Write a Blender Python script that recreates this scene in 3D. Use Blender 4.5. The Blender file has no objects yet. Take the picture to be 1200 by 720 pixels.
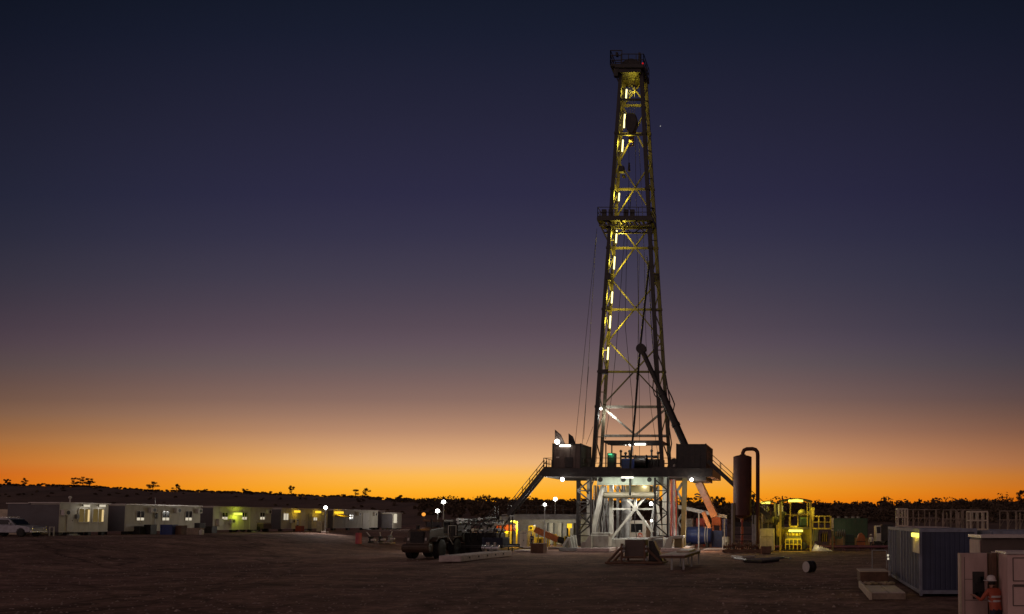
import bpy, math, random
from mathutils import Vector, Matrix
RND = random.Random(11)
SC = bpy.context.scene
COL = SC.collection
# ---------------------------------------------------------------- camera model (1200x720 frame, focal length in pixels)
F, PX0, HY, CAMH, TILT = 1000.0, 940.0, 611.0, 3.3, math.radians(3.35)
ST, CT = math.sin(TILT), math.cos(TILT)

def ray(px, py):
    u = (px - PX0) / F
    v = (HY - py) / F - ST / CT
    return Vector((u, CT - v * ST, ST + v * CT))

def W(px, py, D):
    """point of the plane y = D behind pixel (px, py)"""
    r = ray(px, py)
    return Vector((r.x * D / r.y, D, CAMH + r.z * D / r.y))

def WX(px, py, X):
    """point of the plane x = X behind pixel (px, py)"""
    r = ray(px, py)
    k = X / r.x
    return Vector((X, r.y * k, CAMH + r.z * k))

def hit(px, py):
    """distance at which the ray of a pixel meets the ground"""
    r = ray(px, py)
    D = 5.0
    while D < 400:
        if CAMH + r.z * D / r.y < gh(r.x * D / r.y): break
        D += 0.25
    return D

def sstep(a, b, x):
    t = min(1.0, max(0.0, (x - a) / (b - a)))
    return t * t * (3 - 2 * t)

def gh(x, y=0):
    return 1.8 * sstep(45, 70, -x)

# ---------------------------------------------------------------- materials
def lin(c):
    return tuple(((v / 255) / 12.92 if v / 255 <= 0.04045 else ((v / 255 + 0.055) / 1.055) ** 2.4) for v in c) + (1.0,)

def mat(name, col, rough=0.6, metal=0.0, var=0.25, scale=1.5, bump=0.0, dirt=0.0, streak=0.0, dirtcol=(0.09, 0.06, 0.045)):
    m = bpy.data.materials.new(name)
    m.use_nodes = True
    nt = m.node_tree
    b = nt.nodes['Principled BSDF']
    b.inputs['Roughness'].default_value = rough
    b.inputs['Metallic'].default_value = metal
    tc = nt.nodes.new('ShaderNodeTexCoord')
    n = nt.nodes.new('ShaderNodeTexNoise')
    n.inputs['Scale'].default_value = scale
    n.inputs['Detail'].default_value = 6
    n.inputs['Roughness'].default_value = 0.65
    nt.links.new(tc.outputs['Object'], n.inputs['Vector'])
    r = nt.nodes.new('ShaderNodeValToRGB')
    r.color_ramp.elements[0].position = 0.3
    r.color_ramp.elements[1].position = 0.7
    c = Vector(col)
    r.color_ramp.elements[0].color = tuple(c * (1 - var)) + (1,)
    r.color_ramp.elements[1].color = tuple(c * (1 + var * 0.7)) + (1,)
    nt.links.new(n.outputs['Fac'], r.inputs['Fac'])
    out = r.outputs['Color']
    if dirt > 0:
        n2 = nt.nodes.new('ShaderNodeTexNoise')
        mp = nt.nodes.new('ShaderNodeMapping')
        mp.inputs['Scale'].default_value = (1, 1, 1 - streak)
        nt.links.new(tc.outputs['Object'], mp.inputs['Vector'])
        nt.links.new(mp.outputs['Vector'], n2.inputs['Vector'])
        n2.inputs['Scale'].default_value = scale * 2.3
        n2.inputs['Detail'].default_value = 8
        r2 = nt.nodes.new('ShaderNodeValToRGB')
        r2.color_ramp.elements[0].position = 0.45
        r2.color_ramp.elements[1].position = 0.72
        r2.color_ramp.elements[0].color = (0, 0, 0, 1)
        r2.color_ramp.elements[1].color = (dirt, dirt, dirt, 1)
        nt.links.new(n2.outputs['Fac'], r2.inputs['Fac'])
        mx = nt.nodes.new('ShaderNodeMixRGB')
        nt.links.new(r2.outputs['Color'], mx.inputs['Fac'])
        nt.links.new(out, mx.inputs['Color1'])
        mx.inputs['Color2'].default_value = dirtcol + (1,)
        out = mx.outputs['Color']
    nt.links.new(out, b.inputs['Base Color'])
    if bump > 0:
        bm = nt.nodes.new('ShaderNodeBump')
        bm.inputs['Strength'].default_value = bump
        bm.inputs['Distance'].default_value = 0.05
        nt.links.new(n.outputs['Fac'], bm.inputs['Height'])
        nt.links.new(bm.outputs['Normal'], b.inputs['Normal'])
    return m

def emit(name, col, strength):
    m = bpy.data.materials.new(name)
    m.use_nodes = True
    nt = m.node_tree
    nt.nodes.clear()
    e = nt.nodes.new('ShaderNodeEmission')
    e.inputs['Color'].default_value = tuple(col) + (1,)
    e.inputs['Strength'].default_value = strength
    o = nt.nodes.new('ShaderNodeOutputMaterial')
    nt.links.new(e.outputs[0], o.inputs['Surface'])
    try:
        m.cycles.emission_sampling = 'NONE'
    except Exception:
        pass
    return m

M = {}
M['dark'] = mat('dark_steel', (0.017, 0.0145, 0.013), 0.5, 0.0, 0.4, 1.2, 0.1, 0.35)
M['mast'] = mat('mast_steel', (0.105, 0.092, 0.058), 0.6, 0.0, 0.15, 1.0, 0.0, 0.12)  # grey steel with the work tubes' yellow light put into its colour
M['mastdark'] = mat('mast_front_steel', (0.026, 0.022, 0.018), 0.5, 0.0, 0.35, 2.0, 0.1, 0.3)  # same steel, with the unlit front's shade put into its colour
M['girder'] = mat('girder_paint', (0.60, 0.64, 0.54), 0.45, 0.0, 0.12, 1.0, 0.05, 0.3, 0.6)
M['whitesteel'] = mat('white_rig_steel', (0.42, 0.41, 0.355), 0.45, 0.0, 0.18, 1.0, 0.05, 0.55, 0.6)
M['greysteel'] = mat('grey_steel', (0.26, 0.26, 0.25), 0.5, 0.0, 0.25, 1.2, 0.05, 0.4)
M['gal'] = mat('galvanised_steel', (0.34, 0.34, 0.33), 0.42, 0.3, 0.25, 3.0)
M['rust'] = mat('rusty_steel', (0.16, 0.085, 0.05), 0.75, 0.0, 0.45, 2.0, 0.2, 0.3)
M['cabinwall'] = mat('cabin_wall', (0.60, 0.56, 0.47), 0.6, 0.0, 0.10, 0.6, 0.03, 0.4, 0.7, (0.26, 0.21, 0.15))
M['cabinend'] = mat('cabin_end_shade', (0.13, 0.12, 0.13), 0.6, 0.0, 0.15, 0.6, 0.03, 0.3)  # end walls' shade put into a darker wall colour
M['trim'] = mat('pale_trim', (0.62, 0.58, 0.52), 0.5, 0.0, 0.12, 2)
M['roofmetal'] = mat('roof_sheet', (0.55, 0.50, 0.46), 0.35, 0.2, 0.15, 1.0)
M['glass'] = mat('dark_glass', (0.012, 0.013, 0.016), 0.12, 0.0, 0.2, 1.0)
M['black'] = mat('black_rubber', (0.012, 0.013, 0.013), 0.7, 0.0, 0.3, 3.0, 0.1, 0.4)
M['carpaint'] = mat('silver_white_paint', (0.46, 0.47, 0.52), 0.25, 0.1, 0.06, 1.5, 0, 0.35)
M['chrome'] = mat('bright_metal', (0.6, 0.6, 0.6), 0.2, 0.8, 0.1, 3)
M['loader'] = mat('loader_paint', (0.08, 0.052, 0.032), 0.5, 0.0, 0.3, 1.5, 0.05, 0.55)
M['rim'] = mat('wheel_rim', (0.36, 0.30, 0.25), 0.5, 0.0, 0.2, 3, 0, 0.5)
M['blue'] = mat('blue_paint', (0.035, 0.06, 0.22), 0.4, 0.0, 0.25, 1.5, 0.03, 0.35)
M['bluecont'] = mat('container_blue', (0.060, 0.070, 0.125), 0.65, 0.0, 0.2, 0.8, 0.03, 0.4, 0.7, (0.05, 0.05, 0.07))
M['bluetrim'] = mat('container_edge', (0.27, 0.29, 0.36), 0.65, 0.0, 0.2, 1.5, 0.03, 0.4)
M['red'] = mat('red_paint', (0.36, 0.05, 0.03), 0.45, 0.0, 0.3, 1.5, 0.03, 0.35)
M['orange'] = mat('orange_paint', (0.55, 0.16, 0.04), 0.5, 0.0, 0.25, 1.5, 0.03, 0.35)
M['pink'] = mat('pink_mesh', (0.5, 0.10, 0.12), 0.6, 0.0, 0.2, 2)
M['yellow'] = mat('safety_yellow', (0.62, 0.45, 0.04), 0.45, 0.0, 0.15, 2.0, 0.02, 0.35)
M['cream'] = mat('cream_paint', (0.60, 0.50, 0.36), 0.5, 0.0, 0.12, 1.2, 0.02, 0.35)
M['green'] = mat('green_paint', (0.028, 0.07, 0.028), 0.5, 0.0, 0.25, 1.2, 0.03, 0.4)
M['olive'] = mat('olive_paint', (0.16, 0.13, 0.05), 0.5, 0.0, 0.25, 1.2, 0.03, 0.4)
M['vessel'] = mat('vessel_red_oxide', (0.085, 0.026, 0.019), 0.7, 0.0, 0.3, 0.9, 0.03, 0.45, 0.7, (0.045, 0.03, 0.025))
M['timber'] = mat('weathered_timber', (0.34, 0.26, 0.19), 0.8, 0.0, 0.3, 2.5, 0.15, 0.4)
M['palet'] = mat('pale_concrete', (0.62, 0.52, 0.48), 0.7, 0.0, 0.15, 1.5, 0.1, 0.35)
M['tan'] = mat('tan_panel', (0.60, 0.41, 0.36), 0.55, 0.0, 0.12, 1.0, 0.03, 0.4, 0.7, (0.2, 0.13, 0.1))
M['tanlight'] = mat('pale_tan_panel', (0.76, 0.52, 0.46), 0.55, 0.0, 0.1, 1.0, 0.03, 0.35, 0.7, (0.25, 0.16, 0.13))
M['brownroof'] = mat('brown_panel', (0.12, 0.085, 0.07), 0.6, 0.0, 0.25, 1.2, 0.03, 0.4)
M['copper'] = mat('boom_orange_lit', (0.36, 0.15, 0.06), 0.45, 0.0, 0.2, 1.2, 0.03, 0.3)  # orange light on the boom steel put into its colour
M['purple'] = mat('pipe_coating', (0.19, 0.07, 0.09), 0.5, 0.0, 0.3, 1.5)
M['stone'] = mat('pale_stone', (0.36, 0.27, 0.23), 0.9, 0, 0.5, 0.7)
M['bark'] = mat('bark', (0.06, 0.045, 0.035), 0.9, 0.0, 0.3, 2.0, 0.2)
M['leaf'] = mat('leaf', (0.12, 0.078, 0.048), 0.9, 0.0, 0.4, 0.6)
M['scrub'] = mat('scrub_hill', (0.165, 0.10, 0.066), 0.95, 0.0, 0.4, 0.05, 0.2)
M['skin'] = mat('skin', (0.36, 0.19, 0.13), 0.6, 0, 0.08, 6)
M['hiviz'] = mat('hi_vis_orange', (0.46, 0.10, 0.05), 0.7, 0, 0.12, 8)
M['navy'] = mat('navy_workwear', (0.025, 0.028, 0.05), 0.8, 0, 0.2, 8)
M['reflect'] = mat('reflective_tape', (0.55, 0.52, 0.50), 0.35, 0.1, 0.05, 8)
M['helmet'] = mat('white_helmet', (0.70, 0.64, 0.60), 0.3, 0, 0.04, 5)
M['hair'] = mat('dark_hair', (0.02, 0.014, 0.01), 0.8, 0, 0.2, 20)
M['e_white'] = emit('lamp_white', (1.0, 0.97, 0.9), 14)
M['e_tube'] = emit('tube_yellow', (1.0, 0.86, 0.34), 2.8)
M['e_tubew'] = emit('tube_white', (1.0, 0.95, 0.82), 5)
M['e_amber'] = emit('lamp_amber', (1.0, 0.62, 0.03), 1.3)
M['e_lime'] = emit('lamp_lime', (0.85, 1.0, 0.10), 1.5)
M['e_yel'] = emit('lamp_yellow', (1.0, 0.9, 0.12), 2.2)
M['e_orange'] = emit('beacon_orange', (1.0, 0.36, 0.05), 1.15)
M['e_red'] = emit('warning_red', (1.0, 0.02, 0.02), 0.5)
M['e_green'] = emit('panel_green', (0.15, 1.0, 0.45), 1.0)
M['e_win'] = emit('window_warm', (1.0, 0.72, 0.32), 0.75)
M['e_winw'] = emit('window_white', (1.0, 0.88, 0.66), 0.62)
M['e_windim'] = emit('window_dim', (0.45, 0.30, 0.10), 0.22)
M['e_star'] = emit('planet', (1.0, 0.95, 0.85), 0.5)

# ---------------------------------------------------------------- mesh builder
ORG = {}

class MB:
    def __init__(s):
        s.v, s.f = [], []

    def add(s, vs, fs):
        o = len(s.v)
        s.v += [Vector(p) for p in vs]
        s.f += [tuple(i + o for i in f) for f in fs]
        return s

    def box(s, x0, x1, y0, y1, z0, z1):
        if x0 > x1: x0, x1 = x1, x0
        if y0 > y1: y0, y1 = y1, y0
        if z0 > z1: z0, z1 = z1, z0
        return s.add([(x0, y0, z0), (x1, y0, z0), (x1, y1, z0), (x0, y1, z0), (x0, y0, z1), (x1, y0, z1), (x1, y1, z1), (x0, y1, z1)],
                     [(0, 3, 2, 1), (4, 5, 6, 7), (0, 1, 5, 4), (1, 2, 6, 5), (2, 3, 7, 6), (3, 0, 4, 7)])

    def cbox(s, c, sx, sy, sz):
        return s.box(c[0] - sx / 2, c[0] + sx / 2, c[1] - sy / 2, c[1] + sy / 2, c[2] - sz / 2, c[2] + sz / 2)

    @staticmethod
    def frame(p, q):
        d = (Vector(q) - Vector(p))
        L = d.length
        d = d / L if L > 1e-9 else Vector((0, 0, 1))
        up = Vector((0, 0, 1)) if abs(d.z) < 0.95 else Vector((0, 1, 0))
        a = d.cross(up).normalized()
        b = a.cross(d).normalized()
        return a, b

    def bar(s, p, q, w, h=None):
        h = w if h is None else h
        p, q = Vector(p), Vector(q)
        a, b = s.frame(p, q)
        a, b = a * w / 2, b * h / 2
        vs = [p - a - b, p + a - b, p + a + b, p - a + b, q - a - b, q + a - b, q + a + b, q - a + b]
        return s.add(vs, [(0, 3, 2, 1), (4, 5, 6, 7), (0, 1, 5, 4), (1, 2, 6, 5), (2, 3, 7, 6), (3, 0, 4, 7)])

    def tube(s, p, q, r0, r1=None, n=10):
        r1 = r0 if r1 is None else r1
        p, q = Vector(p), Vector(q)
        a, b = s.frame(p, q)
        vs = []
        for c, r in ((p, r0), (q, r1)):
            for i in range(n):
                t = 2 * math.pi * i / n
                vs.append(c + a * (r * math.cos(t)) + b * (r * math.sin(t)))
        fs = [(i, (i + 1) % n, n + (i + 1) % n, n + i) for i in range(n)]
        fs += [tuple(range(n - 1, -1, -1)), tuple(range(n, 2 * n))]
        return s.add(vs, fs)

    def path(s, pts, r, n=8):
        pts = [Vector(p) for p in pts]
        vs, m = [], len(pts)
        a0 = None
        for k, p in enumerate(pts):
            d = (pts[min(k + 1, m - 1)] - pts[max(k - 1, 0)]).normalized()
            if a0 is None:
                a0, _ = s.frame(Vector((0, 0, 0)), d)
            a = (a0 - d * a0.dot(d)).normalized()
            a0 = a
            b = d.cross(a)
            rr = r[k] if isinstance(r, (list, tuple)) else r
            for i in range(n):
                t = 2 * math.pi * i / n
                vs.append(p + a * (rr * math.cos(t)) + b * (rr * math.sin(t)))
        fs = []
        for k in range(m - 1):
            for i in range(n):
                fs.append((k * n + i, k * n + (i + 1) % n, (k + 1) * n + (i + 1) % n, (k + 1) * n + i))
        fs += [tuple(range(n - 1, -1, -1)), tuple(range((m - 1) * n, m * n))]
        return s.add(vs, fs)

    def lathe(s, prof, c, axis='z', n=20):
        c = Vector(c)
        vs, m = [], len(prof)
        for r, h in prof:
            for i in range(n):
                t = 2 * math.pi * i / n
                x, y = r * math.cos(t), r * math.sin(t)
                p = {'z': (x, y, h), 'x': (h, x, y), 'y': (y, h, x)}[axis]
                vs.append(c + Vector(p))
        fs = []
        for k in range(m - 1):
            for i in range(n):
                fs.append((k * n + i, k * n + (i + 1) % n, (k + 1) * n + (i + 1) % n, (k + 1) * n + i))
        fs += [tuple(range(n - 1, -1, -1)), tuple(range((m - 1) * n, m * n))]
        return s.add(vs, fs)

    def ball(s, c, r, n=14, sz=1.0):
        k = max(6, n // 2)
        prof = [(max(1e-4, r * math.sin(math.pi * i / k)), -r * sz * math.cos(math.pi * i / k)) for i in range(k + 1)]
        return s.lathe(prof, c, 'z', n)

    def prism(s, poly, axis, a0, a1):
        """poly of (u, z); axis 'y': u = x, extruded over y; axis 'x': u = y, extruded over x; axis 'z': poly is (x, y)"""
        def P(u, z, a):
            return {'y': (u, a, z), 'x': (a, u, z), 'z': (u, z, a)}[axis]
        n = len(poly)
        vs = [P(u, z, a0) for u, z in poly] + [P(u, z, a1) for u, z in poly]
        fs = [(i, (i + 1) % n, n + (i + 1) % n, n + i) for i in range(n)]
        fs += [tuple(range(n - 1, -1, -1)), tuple(range(n, 2 * n))]
        return s.add(vs, fs)

    def build(s, name, m, parent=None, smooth=False, bevel=0.0, root=False):
        me = bpy.data.meshes.new(name)
        lo = Vector((min(v.x for v in s.v), min(v.y for v in s.v), min(v.z for v in s.v)))
        hi = Vector((max(v.x for v in s.v), max(v.y for v in s.v), max(v.z for v in s.v)))
        if parent is not None:
            org = ORG[parent.name]
        elif root:
            org = Vector((0, 0, 0))
        else:
            org = Vector(((lo.x + hi.x) / 2, (lo.y + hi.y) / 2, lo.z))
        me.from_pydata([tuple(v - org) for v in s.v], [], s.f)
        me.materials.append(m if not isinstance(m, str) else M[m])
        import bmesh
        bm = bmesh.new()
        bm.from_mesh(me)
        bmesh.ops.recalc_face_normals(bm, faces=bm.faces)
        bm.to_mesh(me)
        bm.free()
        if smooth:
            for p in me.polygons:
                p.use_smooth = True
            try:
                me.set_sharp_from_angle(angle=math.radians(40))
            except Exception:
                pass
        o = bpy.data.objects.new(name, me)
        COL.objects.link(o)
        ORG[o.name] = org
        if parent is not None:
            o.parent = parent
        else:
            o.location = org
        if bevel > 0:
            b = o.modifiers.new('edge', 'BEVEL')
            b.width = bevel
            b.segments = 2
            b.limit_method = 'ANGLE'
        return o

def tag(o, label=None, cat=None, group=None, kind=None):
    if label: o['label'] = label
    if cat: o['category'] = cat
    if group: o['group'] = group
    if kind or label: o['kind'] = kind or 'thing'
    return o

def thing(name, loc, label, cat, group=None):
    o = bpy.data.objects.new(name, None)
    COL.objects.link(o)
    o.empty_display_size = 0.3
    o.location = loc
    ORG[o.name] = Vector(loc)
    return tag(o, label, cat, group)

def copy_tree(o, parent=None):
    c = o.copy()
    COL.objects.link(c)
    c.parent = parent
    ORG[c.name] = ORG[o.name]
    for ch in [x for x in COL.objects if x.parent == o]:
        copy_tree(ch, c)
    return c

def light(kind, loc, power, col, radius=0.15, target=None, angle=None, blend=0.6):
    l = bpy.data.lights.new('lamp_or_fill', kind)
    l.energy = power
    l.color = col
    l.shadow_soft_size = radius
    o = bpy.data.objects.new('lamp_or_fill', l)
    COL.objects.link(o)
    o.location = loc
    if kind == 'SPOT':
        l.spot_size = math.radians(angle or 120)
        l.spot_blend = blend
    if target is not None:
        o.rotation_euler = (Vector(target) - Vector(loc)).to_track_quat('-Z', 'Y').to_euler()
    return o
WHITE = (1.0, 0.95, 0.86)
YEL = (1.0, 0.78, 0.06)
# ---------------------------------------------------------------- camera
cd = bpy.data.cameras.new('camera')
cam = bpy.data.objects.new('camera', cd)
COL.objects.link(cam)
cam.location = (0, 0, CAMH)
cam.rotation_euler = (math.radians(90) + TILT, 0, 0)
cd.sensor_width = 36
cd.lens = 30
cd.shift_x = -(PX0 - 600) / 1200
cd.shift_y = ((HY - 360) / 1000 - math.tan(TILT)) / 1.2
cd.clip_start = 0.5
cd.clip_end = 20000
SC.camera = cam
SC.view_settings.view_transform = 'Standard'
SC.view_settings.look = 'None'
SC.view_settings.exposure = 0
SC.view_settings.gamma = 1
SC.cycles.use_denoising = True
SC.cycles.sample_clamp_indirect = 3
SC.cycles.max_bounces = 6
SC.cycles.diffuse_bounces = 3

# ---------------------------------------------------------------- dusk sky
wd = bpy.data.worlds.new('World')
SC.world = wd
wd.use_nodes = True
nt = wd.node_tree
nt.nodes.clear()
def N(t, **k):
    n = nt.nodes.new(t)
    for a, b in k.items():
        setattr(n, a, b)
    return n
def MATH(op, a, b=None, c=None):
    n = N('ShaderNodeMath', operation=op)
    for i, x in enumerate((a, b, c)):
        if x is None: continue
        if hasattr(x, 'is_output') or hasattr(x, 'links'):
            nt.links.new(x, n.inputs[i])
        else:
            n.inputs[i].default_value = x
    return n.outputs[0]
def RAMP(x, stops):
    r = N('ShaderNodeValToRGB')
    el = r.color_ramp.elements
    while len(el) < len(stops):
        el.new(0.5)
    for e, (p, c) in zip(el, stops):
        e.position = p
        e.color = c
    nt.links.new(x, r.inputs['Fac'])
    return r.outputs['Color']
tc = N('ShaderNodeTexCoord')
sp = N('ShaderNodeSeparateXYZ')
nt.links.new(tc.outputs['Generated'], sp.inputs[0])
X, Y, Z = sp.outputs
yy = MATH('MAXIMUM', Y, 0.25)
slope = MATH('DIVIDE', Z, yy)                       # height above the horizon on the sunset side
SKY_T = [  # picture row, colour there (sRGB) below the sunset's axis
    (611, (250, 132, 8)), (596, (255, 152, 18)), (585, (255, 165, 28)), (574, (255, 178, 46)), (558, (252, 185, 82)), (542, (236, 180, 122)), (525, (214, 162, 118)),
    (505, (184, 139, 110)), (485, (159, 122, 103)), (467, (138, 108, 98)), (445, (122, 98, 95)), (425, (108, 91, 93)), (400, (97, 81, 90)), (380, (88, 74, 85)),
    (350, (77, 67, 81)), (320, (67, 61, 78)), (270, (54, 51, 73)), (220, (45, 43, 68)), (120, (36, 36, 57)), (20, (25, 29, 47)), (-60, (18, 24, 38))]
def s_of(py):
    v = (611 - py) / 1000
    return v * 0.998
stops = [(s_of(p) / 0.72, lin(c)) for p, c in SKY_T]
front = RAMP(MATH('DIVIDE', slope, 0.72), stops)
az = MATH('DIVIDE', X, yy)                          # picture column: 0 at px 940
dx = MATH('ADD', az, 0.375)
dx2 = MATH('MULTIPLY', MATH('POWER', MATH('MINIMUM', MATH('ABSOLUTE', dx), 1.2), 2.6), 1.43)
def kramp(tab):    # how fast each colour fades away from the sunset's axis, by height
    return RAMP(MATH('DIVIDE', slope, 0.72), [(s_of(p) / 0.72, tuple(v / 20 for v in c) + (1,)) for p, c in tab])
kl = kramp([(611, (1.5, 5.2, 19)), (575, (1.55, 6.0, 20)), (556, (1.65, 7.2, 20)), (542, (1.55, 5.0, 18)), (515, (1.55, 3.0, 7)), (485, (1.55, 2.05, 3.2)), (430, (1.5, 1.7, 1.9)), (380, (1.47, 1.55, 1.4)), (220, (1.45, .85, 1.35)), (20, (1.15, 1.1, 1.1))])
kr = kramp([(611, (1.1, 3.6, 3)), (575, (1.4, 3.8, 3.4)), (542, (2.4, 4.2, 4.8)), (500, (2.7, 3.4, 3.2)), (460, (2.9, 2.7, 2.0)), (380, (3.0, 2.0, 1.2)), (300, (2.0, 1.4, 1.0)), (220, (1.15, 1.0, .9)), (20, (.6, .6, .6))])
sd = N('ShaderNodeMapRange', interpolation_type='SMOOTHSTEP')
sd.inputs['From Min'].default_value = -0.25
sd.inputs['From Max'].default_value = 0.25
nt.links.new(dx, sd.inputs['Value'])
km = N('ShaderNodeMixRGB')
nt.links.new(sd.outputs[0], km.inputs['Fac'])
nt.links.new(kl, km.inputs['Color1'])
nt.links.new(kr, km.inputs['Color2'])
ks = N('ShaderNodeSeparateColor')
nt.links.new(km.outputs[0], ks.inputs[0])
cmb = N('ShaderNodeCombineXYZ')
for i in range(3):
    nt.links.new(MATH('DIVIDE', 1.0, MATH('ADD', 1.0, MATH('MULTIPLY', MATH('MULTIPLY', dx2, ks.outputs[i]), 20.0))), cmb.inputs[i])
fm = N('ShaderNodeMixRGB', blend_type='MULTIPLY')
fm.inputs['Fac'].default_value = 1
nt.links.new(front, fm.inputs['Color1'])
nt.links.new(cmb.outputs[0], fm.inputs['Color2'])
BACK = (0.440, 0.300, 0.285)   # sky behind the camera, brightened beyond dusk to front-light the site
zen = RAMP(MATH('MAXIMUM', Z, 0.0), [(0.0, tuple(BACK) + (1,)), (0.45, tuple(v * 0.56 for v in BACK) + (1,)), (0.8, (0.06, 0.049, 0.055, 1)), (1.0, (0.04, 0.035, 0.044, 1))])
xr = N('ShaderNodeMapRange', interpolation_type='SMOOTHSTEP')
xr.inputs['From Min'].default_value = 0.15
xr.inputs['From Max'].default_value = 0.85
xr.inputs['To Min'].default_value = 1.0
xr.inputs['To Max'].default_value = 0.12  # brightened sky dimmed towards the right, keeping cabin fronts darker
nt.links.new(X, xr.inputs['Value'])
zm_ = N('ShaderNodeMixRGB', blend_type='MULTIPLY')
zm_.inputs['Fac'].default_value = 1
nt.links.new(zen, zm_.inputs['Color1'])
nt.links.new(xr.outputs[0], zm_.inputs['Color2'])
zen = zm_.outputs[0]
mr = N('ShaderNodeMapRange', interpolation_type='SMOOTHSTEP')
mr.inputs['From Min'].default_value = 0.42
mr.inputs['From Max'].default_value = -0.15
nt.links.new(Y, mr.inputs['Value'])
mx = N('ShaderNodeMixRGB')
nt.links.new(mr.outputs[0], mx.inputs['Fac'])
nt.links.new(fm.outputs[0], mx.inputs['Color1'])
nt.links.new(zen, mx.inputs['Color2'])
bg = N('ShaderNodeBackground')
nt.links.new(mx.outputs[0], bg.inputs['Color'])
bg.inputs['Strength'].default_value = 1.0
SUN_AZ = math.atan2(-0.36, 1.0)
sk = N('ShaderNodeTexSky', sky_type='NISHITA')
sk.sun_disc = False
sk.sun_elevation = math.radians(-3.0)
sk.sun_rotation = SUN_AZ
bg2 = N('ShaderNodeBackground')
bg2.inputs['Strength'].default_value = 0.0015
nt.links.new(sk.outputs[0], bg2.inputs['Color'])
ad = N('ShaderNodeAddShader')
nt.links.new(bg.outputs[0], ad.inputs[0])
nt.links.new(bg2.outputs[0], ad.inputs[1])
out = N('ShaderNodeOutputWorld')
nt.links.new(ad.outputs[0], out.inputs['Surface'])
# last glow of the sun that has just set
sl = bpy.data.lights.new('sun', 'SUN')
sl.energy = 0.12
sl.color = (1.0, 0.42, 0.12)
sl.angle = math.radians(8)
so = bpy.data.objects.new('sun', sl)
COL.objects.link(so)
so.rotation_euler = Vector((0.36, -1.0, -0.035)).to_track_quat('-Z', 'Y').to_euler()

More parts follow.
